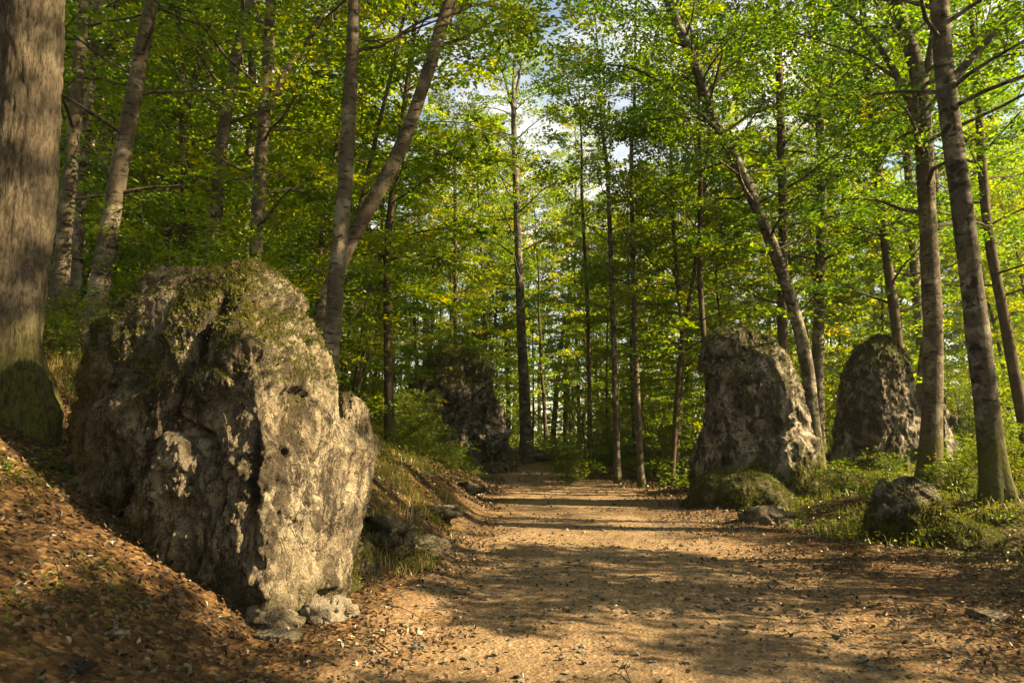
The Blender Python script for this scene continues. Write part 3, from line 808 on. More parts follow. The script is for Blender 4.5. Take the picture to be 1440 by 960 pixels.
TREES = []
def key_tree(label, pts, depth, wpx, bark='bark', name='broadleaf_tree', height=16.0, top_r=0.35, crown=None, limbs=(), sides=14, flare=0.5,
             barkamp=0.0, moss_h=0.5, group='trees standing along the path', seed=None, lean_out=0.5, nring=None, per=58, leaf=0.105, bias=0.45):
    seed = len(TREES) + 3 if seed is None else seed
    rng = np.random.default_rng(100 + seed)
    W = [at(px, py, depth) for px, py in pts]
    sink = 0.15 + 1.6 * wpx / 960 * depth / 2
    d0 = nrm(W[1] - W[0])
    # run the foot down into the ground
    foot = W[0].copy()
    if foot[2] > Hs(foot[0], foot[1]) - sink:
        for _ in range(400):
            if foot[2] <= Hs(foot[0], foot[1]) - sink: break
            foot = foot - d0 * 0.03
    else:
        while foot[2] < Hs(foot[0], foot[1]) - sink: foot = foot + d0 * 0.03
    if np.linalg.norm(foot - W[0]) > 0.4: W = [foot] + W
    else: W[0] = foot
    W = [w + np.array([0, rng.normal(0, 0.02 * depth ** 0.5) if i else 0, 0]) for i, w in enumerate(W)]
    # carry the top on beyond the frame
    dt = nrm(W[-1] - W[-2])
    zt = foot[2] + height
    nvis = len(W)
    while W[-1][2] < zt:
        dt = nrm(dt + np.array([rng.normal(0, 0.05), rng.normal(0, 0.05), 0.14]))
        W.append(W[-1] + dt * 1.8)
    W = np.array(W)
    r0 = wpx / 960 * depth * 0.86 / 2
    seg = np.concatenate([[0], np.cumsum(np.linalg.norm(np.diff(W, axis=0), axis=1))]); u = seg / seg[-1]
    if top_r == 0.0: top_r = -0.15
    prof = np.interp(np.linspace(0, 1, 24), [0, u[min(nvis, len(u)) - 1] if nvis < len(u) else 0.75, 1], [1.06, max(0.5, 1 - 0.45 * (u[min(nvis, len(u)) - 1])) if top_r is None else top_r + (1 - top_r) * 0.55, 0.10]) * r0
    v, f, ms, c, rr, L = trunk_mesh(W, prof, MAT[bark], sides, flare, barkamp, seed, nring, 5, moss_h, sink=sink)
    base = np.array([foot[0], foot[1], Hs(foot[0], foot[1])])
    root = thing(name, label, 'tree', base, group)
    add('trunk', mesh_np('trunk', v - base, f, MAT[bark], {'moss': ms}, True), root)
    S = []
    for lp in limbs:
        Lw = np.array([at(px, py, depth + (0.1 * i) * lean_out * i) for i, (px, py) in enumerate(lp[0])])
        lr = lp[1] / 960 * depth / 2
        v2, f2 = tube(catmull(Lw, 14), np.linspace(lr, lr * 0.35, 14), 8)
        add('limb', mesh_np('limb', v2 - base, f2, MAT[bark], {'moss': np.zeros(len(v2))}, True), root)
        cc = catmull(Lw, 14)
        for i in range(5, 14):
            for sgn in (-1, 1):
                d = nrm(nrm(cc[i] - cc[i - 1]) + np.array([0, sgn * (0.6 + rng.random() * 0.6), rng.normal(0, 0.3)]))
                S.append((cc[i], d, 0.9 + 0.7 * rng.random()))
    cr = dict(start=4.0, R=3.2, nb=34, sub=5)
    cr.update(crown or {})
    A, S2 = branchwork(c, rr, base[2] + cr['start'], c[-1, 2], cr['R'], cr['nb'], rng, cr['sub'], seed, cr.get('lift', 0.5), cr.get('shape', 0.6), cr.get('keep'))
    if A.n:
        m = A.mesh('branchwork', MAT[bark], True); m.transform(__import__('mathutils').Matrix.Translation(-Vector(base)))
        tag(add('branchwork', m, root), kind='stuff')
    g = spray_leaves(S + S2, cr.get('per', per), cr.get('leaf', leaf), rng, bias=cr.get('bias', bias))
    if g is not None:
        add('crown', mesh_np('crown', g[0] - base, g[1], MAT['leaf'], {'tint': g[2]}), root)
    TREES.append((root, base, depth))
    return root

GL = 'trees on the left bank'; GC = 'trees beyond the path'; GR = 'trees on the right of the path'
key_tree('massive rough barked trunk at the left edge with a mossy flared foot', [(-16, 575), (-4, 480), (25, 250), (50, 0)], 6.4, 108, 'bark_rough',
         'old_tree', 18, 0.8, dict(start=8, R=4.5, nb=22), (), 130, 0.75, 0.030, 1.7, GL, nring=240)
key_tree('dark straight trunk just right of the massive rough trunk', [(78, 480), (98, 230), (116, 0)], 11, 25, 'bark', height=17, group=GL, crown=dict(start=1.6, R=3.2, nb=36))
key_tree('slim pale trunk with sunlit foot beside the dark straight trunk', [(102, 480), (118, 230), (136, 0)], 13, 17, 'bark_pale', height=17, group=GL, crown=dict(start=2, R=3, nb=36))
key_tree('right leaning grey trunk rising from behind the boulder left shoulder', [(130, 445), (165, 250), (212, 0)], 10, 31, 'bark', height=17, group=GL, crown=dict(start=1.5, R=3.4, nb=38))
key_tree('thin wavy dark stem between the right leaning trunk and its neighbour', [(256, 340), (262, 180), (250, 0)], 15, 13, 'bark_dark', 'slender_tree', 14, group=GL, crown=dict(start=1.0, R=2.6, nb=36, bias=0.55))
key_tree('medium grey trunk above the mossy top of the boulder, left of the forked one', [(292, 345), (312, 200), (342, 0)], 13, 23, 'bark', height=17, group=GL, crown=dict(start=1.2, R=3.2, nb=38))
key_tree('grey trunk above the boulder top throwing a limb up to the right', [(356, 375), (368, 180), (381, 0)], 11.5, 25, 'bark', height=17, group=GL,
         crown=dict(start=1.2, R=3.2, nb=38), limbs=[([(369, 178), (400, 105), (440, 45), (470, -40)], 12)])
key_tree('tall smooth upright trunk behind the boulder right shoulder', [(461, 520), (477, 350), (488, 180), (498, 0)], 9.6, 30, 'bark', height=18, group=GL, crown=dict(start=5.2, R=3.0, nb=18))
key_tree('long trunk leaning steeply right, crossing behind the tall smooth upright trunk', [(446, 450), (492, 345), (560, 215), (600, 110), (633, 0)], 10.6, 26, 'bark', 'leaning_tree', 15, 0.6, group=GL,
         crown=dict(start=5.5, R=2.8, nb=17), limbs=[([(622, 40), (645, 12), (690, 8), (740, 30)], 9)])
key_tree('thin sapling stem leaning right between the upright and steeply leaning trunks', [(482, 400), (505, 290), (535, 170), (560, 60)], 14, 9, 'bark_dark', 'slender_tree', 11, group=GL, crown=dict(start=2.2, R=2.2, nb=30))
key_tree('tall pale mottled trunk standing alone where the path ends', [(741, 632), (734, 480), (728, 320), (722, 150), (726, 30)], 31, 19, 'bark_pale', height=21, top_r=0.0, group=GC,
         crown=dict(start=7, R=3.4, nb=44, leaf=0.16, per=40, shape=0.75), limbs=[([(723, 160), (708, 105), (697, 60)], 5), ([(724, 140), (733, 90), (738, 40)], 5)])
key_tree('thin far stem above the rock outcrop', [(641, 480), (640, 300), (640, 210)], 33, 8, 'bark_dark', 'slender_tree', 16, group=GC, crown=dict(start=5, R=3.4, nb=44, leaf=0.16, per=57, bias=0.65))
key_tree('thin dark stem right of the pale trunk where the path ends', [(830, 590), (826, 450), (818, 280)], 24, 7, 'bark_dark', 'slender_tree', 14, group=GC, crown=dict(start=3, R=2.4, nb=26, leaf=0.15, per=57))
key_tree('straight mossy stem rising from the dark bushes beside the path', [(867, 640), (862, 450), (855, 250)], 22, 10, 'bark', 'slender_tree', 16, group=GC, crown=dict(start=4.5, R=2.6, nb=26, leaf=0.15, per=57))
key_tree('straight pale stem at the far right edge of the path with plants at its foot', [(901, 664), (893, 450), (887, 230)], 20.5, 10, 'bark', 'slender_tree', 16, group=GC, crown=dict(start=5, R=2.6, nb=26, leaf=0.15, per=57))
key_tree('dark stem tilting right, left of the flat topped standing stone', [(946, 648), (958, 500), (983, 340), (990, 240)], 21, 8.5, 'bark_dark', 'slender_tree', 14, group=GC, crown=dict(start=3, R=2.6, nb=26, leaf=0.15, per=57))
key_tree('thin upright stem touching the left edge of the flat topped standing stone', [(996, 560), (987, 400), (984, 260)], 19, 11, 'bark_dark', 'slender_tree', 14, group=GC, crown=dict(start=3, R=2.6, nb=26, leaf=0.15, per=57))
key_tree('curved mottled trunk bending left over the path from behind the flat topped stone', [(1142, 600), (1132, 490), (1095, 370), (1040, 240), (1008, 170), (975, 90), (938, 0)], 17, 21, 'bark_pale', 'leaning_tree', 13.5, 0.45, group=GR, moss_h=1.3, bias=0.18,
         crown=dict(start=5, R=3.6, nb=38, leaf=0.115, per=74), limbs=[([(1018, 190), (960, 140), (900, 100), (850, 90)], 8), ([(1010, 175), (960, 165), (900, 170)], 6)])
key_tree('dark upright trunk directly behind the flat topped standing stone', [(1099, 520), (1100, 300), (1092, 0)], 20, 17, 'bark_dark', height=16, group=GR, moss_h=1.3, bias=0.18, crown=dict(start=3.5, R=3.2, nb=26, leaf=0.12))
key_tree('dark thin trunk rising behind the round shouldered standing stone', [(1260, 500), (1244, 345), (1225, 150), (1214, 0)], 21, 16, 'bark_dark', height=16, group=GR, moss_h=1.3, bias=0.18, crown=dict(start=3.5, R=3.2, nb=26, leaf=0.12))
key_tree('thick trunk in front of the round stone, its top bending left into a fork', [(1304, 672), (1311, 480), (1306, 260), (1292, 110), (1264, 10)], 14, 30, 'bark', height=15, top_r=0.6, group=GR, moss_h=1.3, bias=0.18,
         crown=dict(start=5, R=3.8, nb=38), limbs=[([(1303, 200), (1265, 115), (1220, 45), (1165, 0)], 13), ([(1296, 130), (1310, 60), (1318, -30)], 13)])
key_tree('thick pale blotched trunk curving up near the right edge', [(1402, 708), (1384, 560), (1362, 400), (1344, 260), (1331, 100), (1322, 0)], 10.6, 34, 'bark_pale', height=15, top_r=0.65, group=GR, moss_h=1.3, bias=0.18,
         crown=dict(start=5.5, R=3.8, nb=34), limbs=[([(1337, 115), (1370, 78), (1408, 38), (1460, 5)], 14)], sides=24)
key_tree('dark leaning trunk at the right edge behind the blotched one', [(1438, 640), (1407, 470), (1386, 300), (1372, 100)], 17, 17, 'bark_dark', height=15, group=GR, moss_h=1.3, bias=0.18, crown=dict(start=3.5, R=3.4, nb=34, leaf=0.115))

# ---- library of background trees, copied with their parts
def proto_tree(h, start, R, nb, leaf, per, r0, bark, seed, bias, sub=5, lean=0.4):
    rng = np.random.default_rng(500 + seed)
    pts = [np.array([0, 0, -0.3])]
    d = np.array([rng.normal(0, 0.05), rng.normal(0, 0.05), 1.0])
    while pts[-1][2] < h:
        d = nrm(d * np.array([0.8, 0.8, 1]) + np.array([rng.normal(0, 0.045), rng.normal(0, 0.045), 0.1])); pts.append(pts[-1] + d * 1.6)
    prof = np.interp(np.linspace(0, 1, 12), [0, 0.7, 1], [1, 0.5, 0.08]) * r0
    v, f, ms, c, rr, L = trunk_mesh(np.array(pts), prof, MAT[bark], 9, 0.5, 0, seed, 34, 5, 0.6)
    root = thing('background_tree', 'x', 'tree', (0, 0, 0))
    add('trunk', mesh_np('trunk', v, f, MAT[bark], {'moss': ms}, True), root)
    A, S = branchwork(c, rr, start, c[-1, 2], R, nb, rng, sub, seed, 0.5, 0.6)
    tag(add('branchwork', A.mesh('branchwork', MAT[bark], True), root), kind='stuff')
    g = spray_leaves(S, per, leaf, rng, bias=bias)
    add('crown', mesh_np('crown', g[0], g[1], MAT['leaf'], {'tint': g[2]}), root)
    return root

PROTO = [proto_tree(17, 4.0, 3.6, 52, 0.165, 60, 0.16, 'bark_dark', 1, 0.44),
         proto_tree(20, 5.0, 4.0, 54, 0.175, 60, 0.19, 'bark', 2, 0.36),
         proto_tree(14, 2.6, 3.0, 52, 0.155, 60, 0.11, 'bark_dark', 3, 0.50),
         proto_tree(12, 1.2, 2.6, 50, 0.155, 60, 0.09, 'bark_dark', 4, 0.42),
         proto_tree(22, 8.0, 4.2, 44, 0.17, 54, 0.20, 'bark_pale', 5, 0.42),
         proto_tree(24, 12.3, 4.4, 44, 0.15, 70, 0.2, 'bark', 6, 0.5)]  # high crown shaped for shading the big left trunk; used only out of view
used = [False] * len(PROTO)
LAND = [(-200, 'left edge'), (90, 'dark straight trunk'), (360, 'trunk above the boulder'), (480, 'tall smooth trunk'), (640, 'rock outcrop'), (736, 'lone pale trunk'),
        (893, 'pale path edge stem'), (1050, 'flat topped stone'), (1235, 'round shouldered stone'), (1370, 'blotched trunk'), (1700, 'right edge')]
ORD = ['first', 'second', 'third', 'fourth', 'fifth', 'sixth', 'seventh', 'eighth', 'ninth', 'tenth', 'eleventh', 'twelfth', 'thirteenth', 'fourteenth', 'fifteenth', 'sixteenth', 'seventeenth', 'eighteenth', 'nineteenth', 'twentieth', 'twenty first', 'twenty second', 'twenty third', 'twenty fourth', 'twenty fifth', 'twenty sixth', 'twenty seventh', 'twenty eighth']
spots = []
def ok(x, y, mind):
    if path_left(min(y, 34)) - 1.2 < x < path_right(min(y, 34)) + 1.2 and y < 35: return False
    if any((x - a) ** 2 + (y - b) ** 2 < mind ** 2 for a, b, *_ in spots): return False
    if any((x - b[0]) ** 2 + (y - b[1]) ** 2 < 1.3 ** 2 for _, b, _d in TREES): return False
    return True
rs = random.Random(5)
tries = 0
while len(spots) < 132 and tries < 20000:
    tries += 1
    y = 16 + 34 * rs.random() ** 0.8
    half = y * 0.80 + 2
    x = rs.uniform(-half, half)
    if not ok(x, y, 1.9): continue
    # leave the avenue over the path open to the sky
    px = to_px((x, y, 3))[0]
    if 660 < px < 800 and y < 33: continue
    if 560 < px < 730 and y < 29: continue
    if x > 0 and y < 20 and x < 12: continue
    yi = y + 0.173 * x
    if x > 4 and any(a < yi < b for a, b in ((10.5, 14.5), (20, 23), (33, 38.5))): continue
    spots.append((x, y, px))
spots.sort(key=lambda s: s[2])
cnt = {}
def between(px):
    for i in range(len(LAND) - 1):
        if LAND[i][0] <= px < LAND[i + 1][0]: return i
    return len(LAND) - 2
for (x, y, px) in spots:
    k = rs.choice([0, 0, 1, 2, 2, 3, 3, 4])
    if x > 6 and y < 26: k = rs.choice([1, 4, 0])
    low = x > 2.5 and 26 < y + 0.173 * x < 43          # trees kept short here so the sun reaches the middle foliage
    if low: k = rs.choice([2, 3, 2])
    o = PROTO[k] if not used[k] else copy_tree(PROTO[k])
    used[k] = True
    sc = rs.uniform(0.85, 1.15) * (0.8 if low else 1.0)
    o.location = (x, y, Hs(x, y)); o.rotation_euler = (rs.uniform(-0.05, 0.05), rs.uniform(-0.06, 0.06), rs.uniform(0, 6.28)); o.scale = (sc, sc, sc)
    i = between(px); cnt[i] = cnt.get(i, 0) + 1
    kind = ['slim dark', 'grey', 'small dark', 'low branched', 'tall pale'][k]
    tag(o, '%s far tree, %s rightwards between %s and %s' % (kind, ORD[min(cnt[i], 28) - 1], LAND[i][1], LAND[i + 1][1]), 'tree', 'background trees of the wood')

# unseen trees around the viewer, added to cast shade and cut sky light
SIDE = [(15.52, 6.51, 5, 0.98, 3.18), (13.05, 9.76, 5, 1.2, 0.55), (9.7, 6.58, 3, 0.9, 0.73), (8.69, 6.01, 3, 0.72, 5.87), (9.89, 0.59, 3, 1.2, 0.99), (16.22, -1.72, 1, 1.02, 1.82), (19.03, 9.38, 4, 0.85, 3.96), (10.16, 5.86, 5, 0.77, 4.04), (21, -11, 1, 1, 5.26), (15, -9, 0, 1, 1.63), (6, -8, 1, 1, 1.47), (-6, -3, 1, 1, 6.25), (-2, -7, 1, 1, 2.95), (-9, 2, 0, 1, 5.25), (-12, -5, 1, 1, 2.99), (2, -12, 0, 1, 4.01), (-7, -11, 1, 1, 0.95), (10, -14, 1, 1, 3.99), (-13, 4, 0, 1, 5.45), (0, -18, 1, 1, 3.29), (17, -16, 1, 1, 4.66), (-16, -12, 1, 1, 4.22)]
for (x, y, k, sc, rz) in SIDE:
    o = copy_tree(PROTO[k]) if used[k] else PROTO[k]; used[k] = True
    o.location = (x, y, Hs(x, y)); o.rotation_euler = (0, 0, rz); o.scale = (sc, sc, sc)
    tag(o, 'tall forest tree outside the view, added for its shade', 'tree', 'trees outside the view')

# far-off wood that reads as one mass
def far_wood():
    rng = np.random.default_rng(77)
    A = Acc(); S = []
    for _ in range(205):
        y = rng.uniform(52, 82); x = rng.uniform(-0.85, 0.85) * y
        
        z = float(H(np.array([x]), np.array([y]), False)[0]); h = rng.uniform(13, 21)
        v, f = tube(np.array([[x, y, z - 0.3], [x + rng.normal(0, 0.4), y, z + h * 0.5], [x + rng.normal(0, 0.8), y, z + h]]), np.array([0.2, 0.14, 0.04]), 5)
        A.put(v, f, moss=0.0)
        for _k in range(34):
            hh = (0.04 + 0.96 * rng.random() ** 1.7) * h; a = rng.uniform(0, 6.28); r = rng.uniform(0.3, 4.0) * (1.1 - (hh / h) ** 2 * 0.7)
            S.append((np.array([x + r * math.cos(a), y + r * math.sin(a), z + hh]), np.array([math.cos(a), math.sin(a), rng.normal(0, 0.2)]), rng.uniform(1.4, 2.4)))
    g = spray_leaves(S, 9, 0.42, rng, bias=0.55)
    return A, g
A, g = far_wood()
o = add('far_wood', A.mesh('far_trunk', MAT['bark_dark'], True)); tag(o, kind='stuff')
o2 = add('foliage', mesh_np('far_foliage', g[0], g[1], MAT['leaf'], {'tint': g[2]}), o); tag(o2, kind='stuff')

# ------------------------------------------------------------------ shrubs and saplings
def proto_shrub(h, w, n_st, leaf, n, seed, bias, name='shrub'):
    rng = np.random.default_rng(800 + seed)
    A = Acc(); S = []
    for k in range(n_st):
        a = rng.uniform(0, 6.28); t = rng.uniform(0.2, 1.0)
        top = np.array([math.cos(a) * w * t, math.sin(a) * w * t, h * rng.uniform(0.6, 1.0)])
        mid = top * np.array([0.45, 0.45, 0.55])
        pts = catmull([np.array([0, 0, -0.05]) + rng.normal(0, 0.05, 3) * np.array([1, 1, 0]), mid, top], 7)
        v, f = tube(pts, np.linspace(0.014 * h ** 0.5, 0.003, 7), 4); A.put(v, f, moss=0.0)
        for i in range(1, 7):
            for _ in range(2):
                b = rng.uniform(0, 6.28)
                S.append((pts[i], np.array([math.cos(b), math.sin(b), rng.uniform(-0.1, 0.4)]), rng.uniform(0.35, 0.7) * w))
    root = thing(name, 'x', 'shrub', (0, 0, 0))
    add('stem', A.mesh('stem', MAT['bark_dark'], True), root)
    P = max(1e-3, np.mean([s[2] for s in S]))
    g = spray_leaves(S, n / len(S) / P ** 1.2, leaf, rng, bias=bias, flat=0.5)
    tag(add('foliage', mesh_np('foliage', g[0], g[1], MAT['leaf'] if name == 'sapling' else MAT['low_leaf'], {'tint': g[2]}), root), kind='stuff')
    return root
SH = [proto_shrub(1.5, 0.9, 10, 0.075, 3600, 1, 0.5), proto_shrub(0.8, 0.7, 8, 0.06, 2000, 2, 0.45), proto_shrub(3.4, 1.4, 8, 0.09, 4200, 3, 0.5, 'sapling'), proto_shrub(2.2, 1.3, 10, 0.10, 4200, 4, 0.5)]
ush = [False] * 4
SHRUBS = [  # px, py of the foot, proto, scale, label
    (842, 655, 3, 0.9, 'dark leafy bush at the path end, left of the mossy stem'),
    (872, 660, 3, 0.85, 'dark leafy bush around the foot of the mossy stem'),
    (905, 668, 1, 1.0, 'low bright shrub at the foot of the pale stem by the path'),
    (935, 668, 1, 0.9, 'low green shrub between the pale stem and the flat topped stone'),
    (800, 640, 0, 1.0, 'bush right of the lone pale trunk where the path ends'),
    (775, 640, 1, 1.2, 'low shrub beside the foot of the lone pale trunk'),
    (575, 625, 3, 0.7, 'bush growing on the bank in front of the rock outcrop'),
    (548, 598, 0, 0.5, 'bush on the grassy bank just right of the boulder'),
    (612, 628, 1, 0.7, 'bush on the grassy bank below the rock outcrop'),
    (640, 640, 1, 0.9, 'dry looking low shrub at the bank end near the far bend'),
    (530, 585, 2, 0.9, 'sapling behind the grassy bank beside the boulder'),
    (548, 575, 2, 0.8, 'sapling left of the rock outcrop'),
    (925, 652, 3, 0.8, 'leafy bush behind the pale stem at the path edge'),
    (962, 655, 3, 0.7, 'leafy bush at the left foot of the flat topped stone'),
    (592, 640, 3, 0.7, 'broad bush in front of the left side of the rock outcrop'),
    (655, 652, 0, 0.8, 'bush in front of the middle of the rock outcrop'),
    (690, 652, 0, 0.7, 'bush in front of the right corner of the rock outcrop'),
    (565, 628, 1, 1.0, 'scrubby shrub on the bank nearest the boulder buttress'),
    (590, 645, 1, 1.0, 'scrubby shrub halfway along the grassy bank'),
    (630, 660, 1, 0.9, 'scrubby shrub at the path side edge of the grassy bank'),
    (668, 640, 0, 0.9, 'dark bush against the foot of the rock outcrop'),
    (700, 645, 1, 1.0, 'low shrub between the rock outcrop and the lone pale trunk'),
    (640, 632, 0, 0.8, 'bush at the foot of the outcrop above the bank end'),
    (1180, 690, 1, 0.8, 'low shrub between the two standing stones'),
    (1255, 668, 1, 0.7, 'low sunny shrub at the foot of the round shouldered stone'),
    (1225, 700, 1, 0.7, 'low shrub behind the hump backed mossy rock'),
    (1345, 690, 1, 0.9, 'low shrub between the thick trunk and the blotched trunk'),
    (1425, 690, 0, 0.8, 'bush right of the foot of the blotched trunk'),
    (1160, 640, 2, 0.9, 'sapling in the gap between the standing stones'),
    (1400, 640, 2, 0.9, 'sapling behind the blotched trunk'),
    (960, 600, 2, 1.0, 'sapling behind the left side of the flat topped stone'),
    (920, 620, 2, 1.1, 'sapling behind the pale stem by the path'),
    (825, 600, 2, 1.1, 'sapling behind the dark bushes at the path end'),
    (70, 500, 1, 1.0, 'ferny low plant behind the massive rough trunk'),
    (230, 385, 2, 0.9, 'sapling behind the left half of the boulder top'),
    (320, 385, 2, 0.8, 'sapling behind the peak of the boulder'),
    (420, 420, 2, 0.9, 'sapling behind the right slope of the boulder'),
]
ONTOP = [(612, 508, 28.2, 1, 1.3, 'shrub growing on the left top of the rock outcrop'), (645, 500, 28.8, 2, 0.8, 'sapling on the crest of the rock outcrop'),
         (676, 515, 28.2, 1, 1.4, 'shrub hanging over the right top of the rock outcrop')]
def place_shrub(k, p, sc, label, group):
    o = SH[k] if not ush[k] else copy_tree(SH[k]); ush[k] = True
    o.location = p; o.rotation_euler = (0, 0, rs.uniform(0, 6.28)); o.scale = (sc, sc, sc)
    tag(o, label, 'sapling' if k == 2 else 'shrub', group)
for (px, py, k, sc, lb) in SHRUBS:
    if py < 450: p = at(px, py + 60, 10.5); p = np.array([p[0], p[1], Hs(p[0], p[1])])
    else:
        p = ground_hit(px, py)
        if p[1] > 34: p = at(px, py, 24 if px > 800 else 22)
        p[2] = Hs(p[0], p[1])
    place_shrub(k, p, sc, lb, 'saplings in the undergrowth' if k == 2 else 'shrubs in the undergrowth')

for (px, py, Y, k, sc, lb) in ONTOP:
    place_shrub(k, at(px, py, Y), sc, lb, 'shrubs on the rock outcrop')
# saplings filling the wood below the crowns
sap = []
tries = 0
while len(sap) < 80 and tries < 5000:
    tries += 1
    y = 13 + 32 * rs.random() ** 0.9
    x = rs.uniform(-0.8 * y, 0.8 * y)
    if not ok(x, y, 1.0): continue
    if 3 < x < 12 and y < 19: continue
    px = to_px((x, y, 2))[0]
    if 540 < px < 725 and y < 29: continue
    if 660 < px < 790 and y < 33: continue
    sap.append((x, y, px))
sap.sort(key=lambda t: t[2]); cnt = {}
for (x, y, px) in sap:
    i = between(px); cnt[i] = cnt.get(i, 0) + 1
    place_shrub(2, (x, y, Hs(x, y)), rs.uniform(0.9, 1.7), 'far sapling, %s rightwards between %s and %s' % (ORD[min(cnt[i], 28) - 1], LAND[i][1], LAND[i + 1][1]), 'saplings in the wood behind')

# ------------------------------------------------------------------ ground cover
def scatter(n, xr, yr, dens, rng):
    out = []
    while sum(map(len, out)) < n:
        x = rng.uniform(*xr, n); y = yr[0] + (yr[1] - yr[0]) * rng.random(n) ** 1.5
        m = (np.abs(x / np.maximum(y, 0.1)) < 0.9) & (rng.random(n) < dens(x, y))
        out.append(np.stack([x[m], y[m]], 1))
    return np.concatenate(out)[:n]

def hnormal(x, y):
    e = 0.08
    gx_ = (H(x + e, y) - H(x - e, y)) / (2 * e); gy_ = (H(x, y + e) - H(x, y - e)) / (2 * e)
    return nrm(np.stack([-gx_, -gy_, np.ones_like(gx_)], 1))

rng = np.random.default_rng(31)
def litter_density(x, y):
    xl, xr = path_left(y), path_right(y)
    ins = sm((x - xl) / 0.7) * sm((xr - x) / 1.6)
    cl = sm(fb2(x, y, 1.1, 3, 61) * 1.4 + 0.75)
    return np.clip((1 - ins) * cl + ins * 0.13 * sm(fb2(x, y, 2.1, 2, 62) + 0.4), 0, 1)
N = 54000
xy = scatter(N, (-7, 9), (2.6, 28), litter_density, rng)
nm = hnormal(xy[:, 0], xy[:, 1])
th = rng.uniform(0, 6.28, N)
d = np.stack([np.cos(th), np.sin(th), rng.normal(0, 0.25, N)], 1)
nn = nrm(nm + rng.normal(0, 0.42, (N, 3)))
d = d - nn * (d * nn).sum(1)[:, None]
sz = 0.034 * (0.5 + 0.9 * rng.random(N)) * np.interp(xy[:, 1], [2, 8, 17, 28], [1.0, 1.15, 1.7, 2.4])
c = np.stack([xy[:, 0], xy[:, 1], H(xy[:, 0], xy[:, 1]) + 0.012 + 0.02 * rng.random(N)], 1)
c = c - nrm(d) * sz[:, None] * 0.5
v, f = leaf_hex(c, d, nn, sz, 0.62, 0.22)
tn = np.clip(0.40 + rng.normal(0, 0.22, N), 0, 0.98)
tag(add('leaf_litter', mesh_np('leaf_litter', v, f, MAT['litter'], {'tint': np.repeat(tn, 6)})), kind='stuff')

# dead twigs lying about
rng = np.random.default_rng(36)
A = Acc()
for (x, y) in scatter(420, (-6, 8), (3, 15), lambda x, y: np.where((x > path_left(y) + 0.3) & (x < path_right(y) - 0.8), 0.12, 1.0), rng):
    a = rng.uniform(0, 6.28); ln = rng.uniform(0.12, 0.6); b = a + rng.normal(0, 0.35)
    P = np.array([[x, y, 0], [x + math.cos(a) * ln * 0.5, y + math.sin(a) * ln * 0.5, 0], [x + math.cos(a) * ln * 0.5 + math.cos(b) * ln * 0.5, y + math.sin(a) * ln * 0.5 + math.sin(b) * ln * 0.5, 0]])
    P[:, 2] = H(P[:, 0], P[:, 1]) + np.array([0.012, 0.022 + 0.02 * rng.random(), 0.014])
    w = rng.uniform(0.002, 0.006)
    v, f = tube(P, np.array([w, w * 0.8, w * 0.4]), 4); A.put(v, f, moss=0.0)
tag(add('fallen_twigs', A.mesh('fallen_twigs', MAT['bark_dark'], True)), kind='stuff')

# pebbles: little broken stones on the path and the bank foot
rng = np.random.default_rng(41)
def peb_density(x, y):
    xl, xr = path_left(y), path_right(y)
    ins = sm((x - xl + 0.6) / 0.8) * sm((xr - x) / 0.8)
    return np.clip(ins * (0.25 + sm(fb2(x, y, 1.6, 3, 71) * 2)), 0, 1)
N = 6000
xy = scatter(N, (-2.6, 4.5), (3.2, 13), peb_density, rng)
base_v, base_f = ico_rock((1, 1, 1), 5, 1)
k = len(base_v)
s3 = (0.006 + 0.028 * rng.random(N) ** 5)[:, None] * rng.uniform(0.6, 1.3, (N, 3)) * np.array([1, 1, 0.6])
th = rng.uniform(0, 6.28, N)
B = base_v[None] * s3[:, None, :]
B = np.stack([B[..., 0] * np.cos(th)[:, None] - B[..., 1] * np.sin(th)[:, None], B[..., 0] * np.sin(th)[:, None] + B[..., 1] * np.cos(th)[:, None], B[..., 2]], -1)
z = H(xy[:, 0], xy[:, 1]) + 0.012
v = (B + np.stack([xy[:, 0], xy[:, 1], z], 1)[:, None, :]).reshape(-1, 3)
f = (base_f[None] + (np.arange(N) * k)[:, None, None]).reshape(-1, 3)
tag(add('gravel', mesh_np('gravel', v, f, MAT['stone'], {'moss': np.zeros(len(v)), 'ochre': np.repeat(rng.random(N), k)}, False)), kind='stuff')

# grass: dry on the left bank, green on the right
def blades(n, xr, yr, dens, rng, h, tint, w=0.006, lean=0.5):
    xy = scatter(n, xr, yr, dens, rng)
    z = H(xy[:, 0], xy[:, 1])
    hh = h * (0.45 + 0.9 * rng.random(n))
    th = rng.uniform(0, 6.28, n); lv = lean * rng.random(n) * hh
    b = np.stack([xy[:, 0], xy[:, 1], z - 0.01], 1)
    side = np.stack([np.cos(th), np.sin(th), np.zeros(n)], 1) * (w * np.interp(xy[:, 1], [3, 10, 25], [0.6, 1, 2.2]))[:, None]
    out = np.stack([-np.sin(th), np.cos(th), np.zeros(n)], 1) * lv[:, None]
    m = b + out * 0.35; m[:, 2] += hh * 0.62
    t = b + out; t[:, 2] += hh * (1 - 0.25 * (lv / hh) ** 2)
    v = np.stack([b - side, b + side, m + side * 0.8, m - side * 0.8, t], 1).reshape(-1, 3)
    i = np.arange(n)[:, None] * 5
    f = np.concatenate([np.stack([i[:, 0], i[:, 0] + 1, i[:, 0] + 2], 1), np.stack([i[:, 0], i[:, 0] + 2, i[:, 0] + 3], 1), np.stack([i[:, 0] + 3, i[:, 0] + 2, i[:, 0] + 4], 1)])
    tn = np.clip(tint + rng.normal(0, 0.17, n) + 0.25 * fb2(xy[:, 0], xy[:, 1], 0.9, 2, 91), 0, 1)
    return v, f, np.repeat(tn, 5)
rng = np.random.default_rng(51)
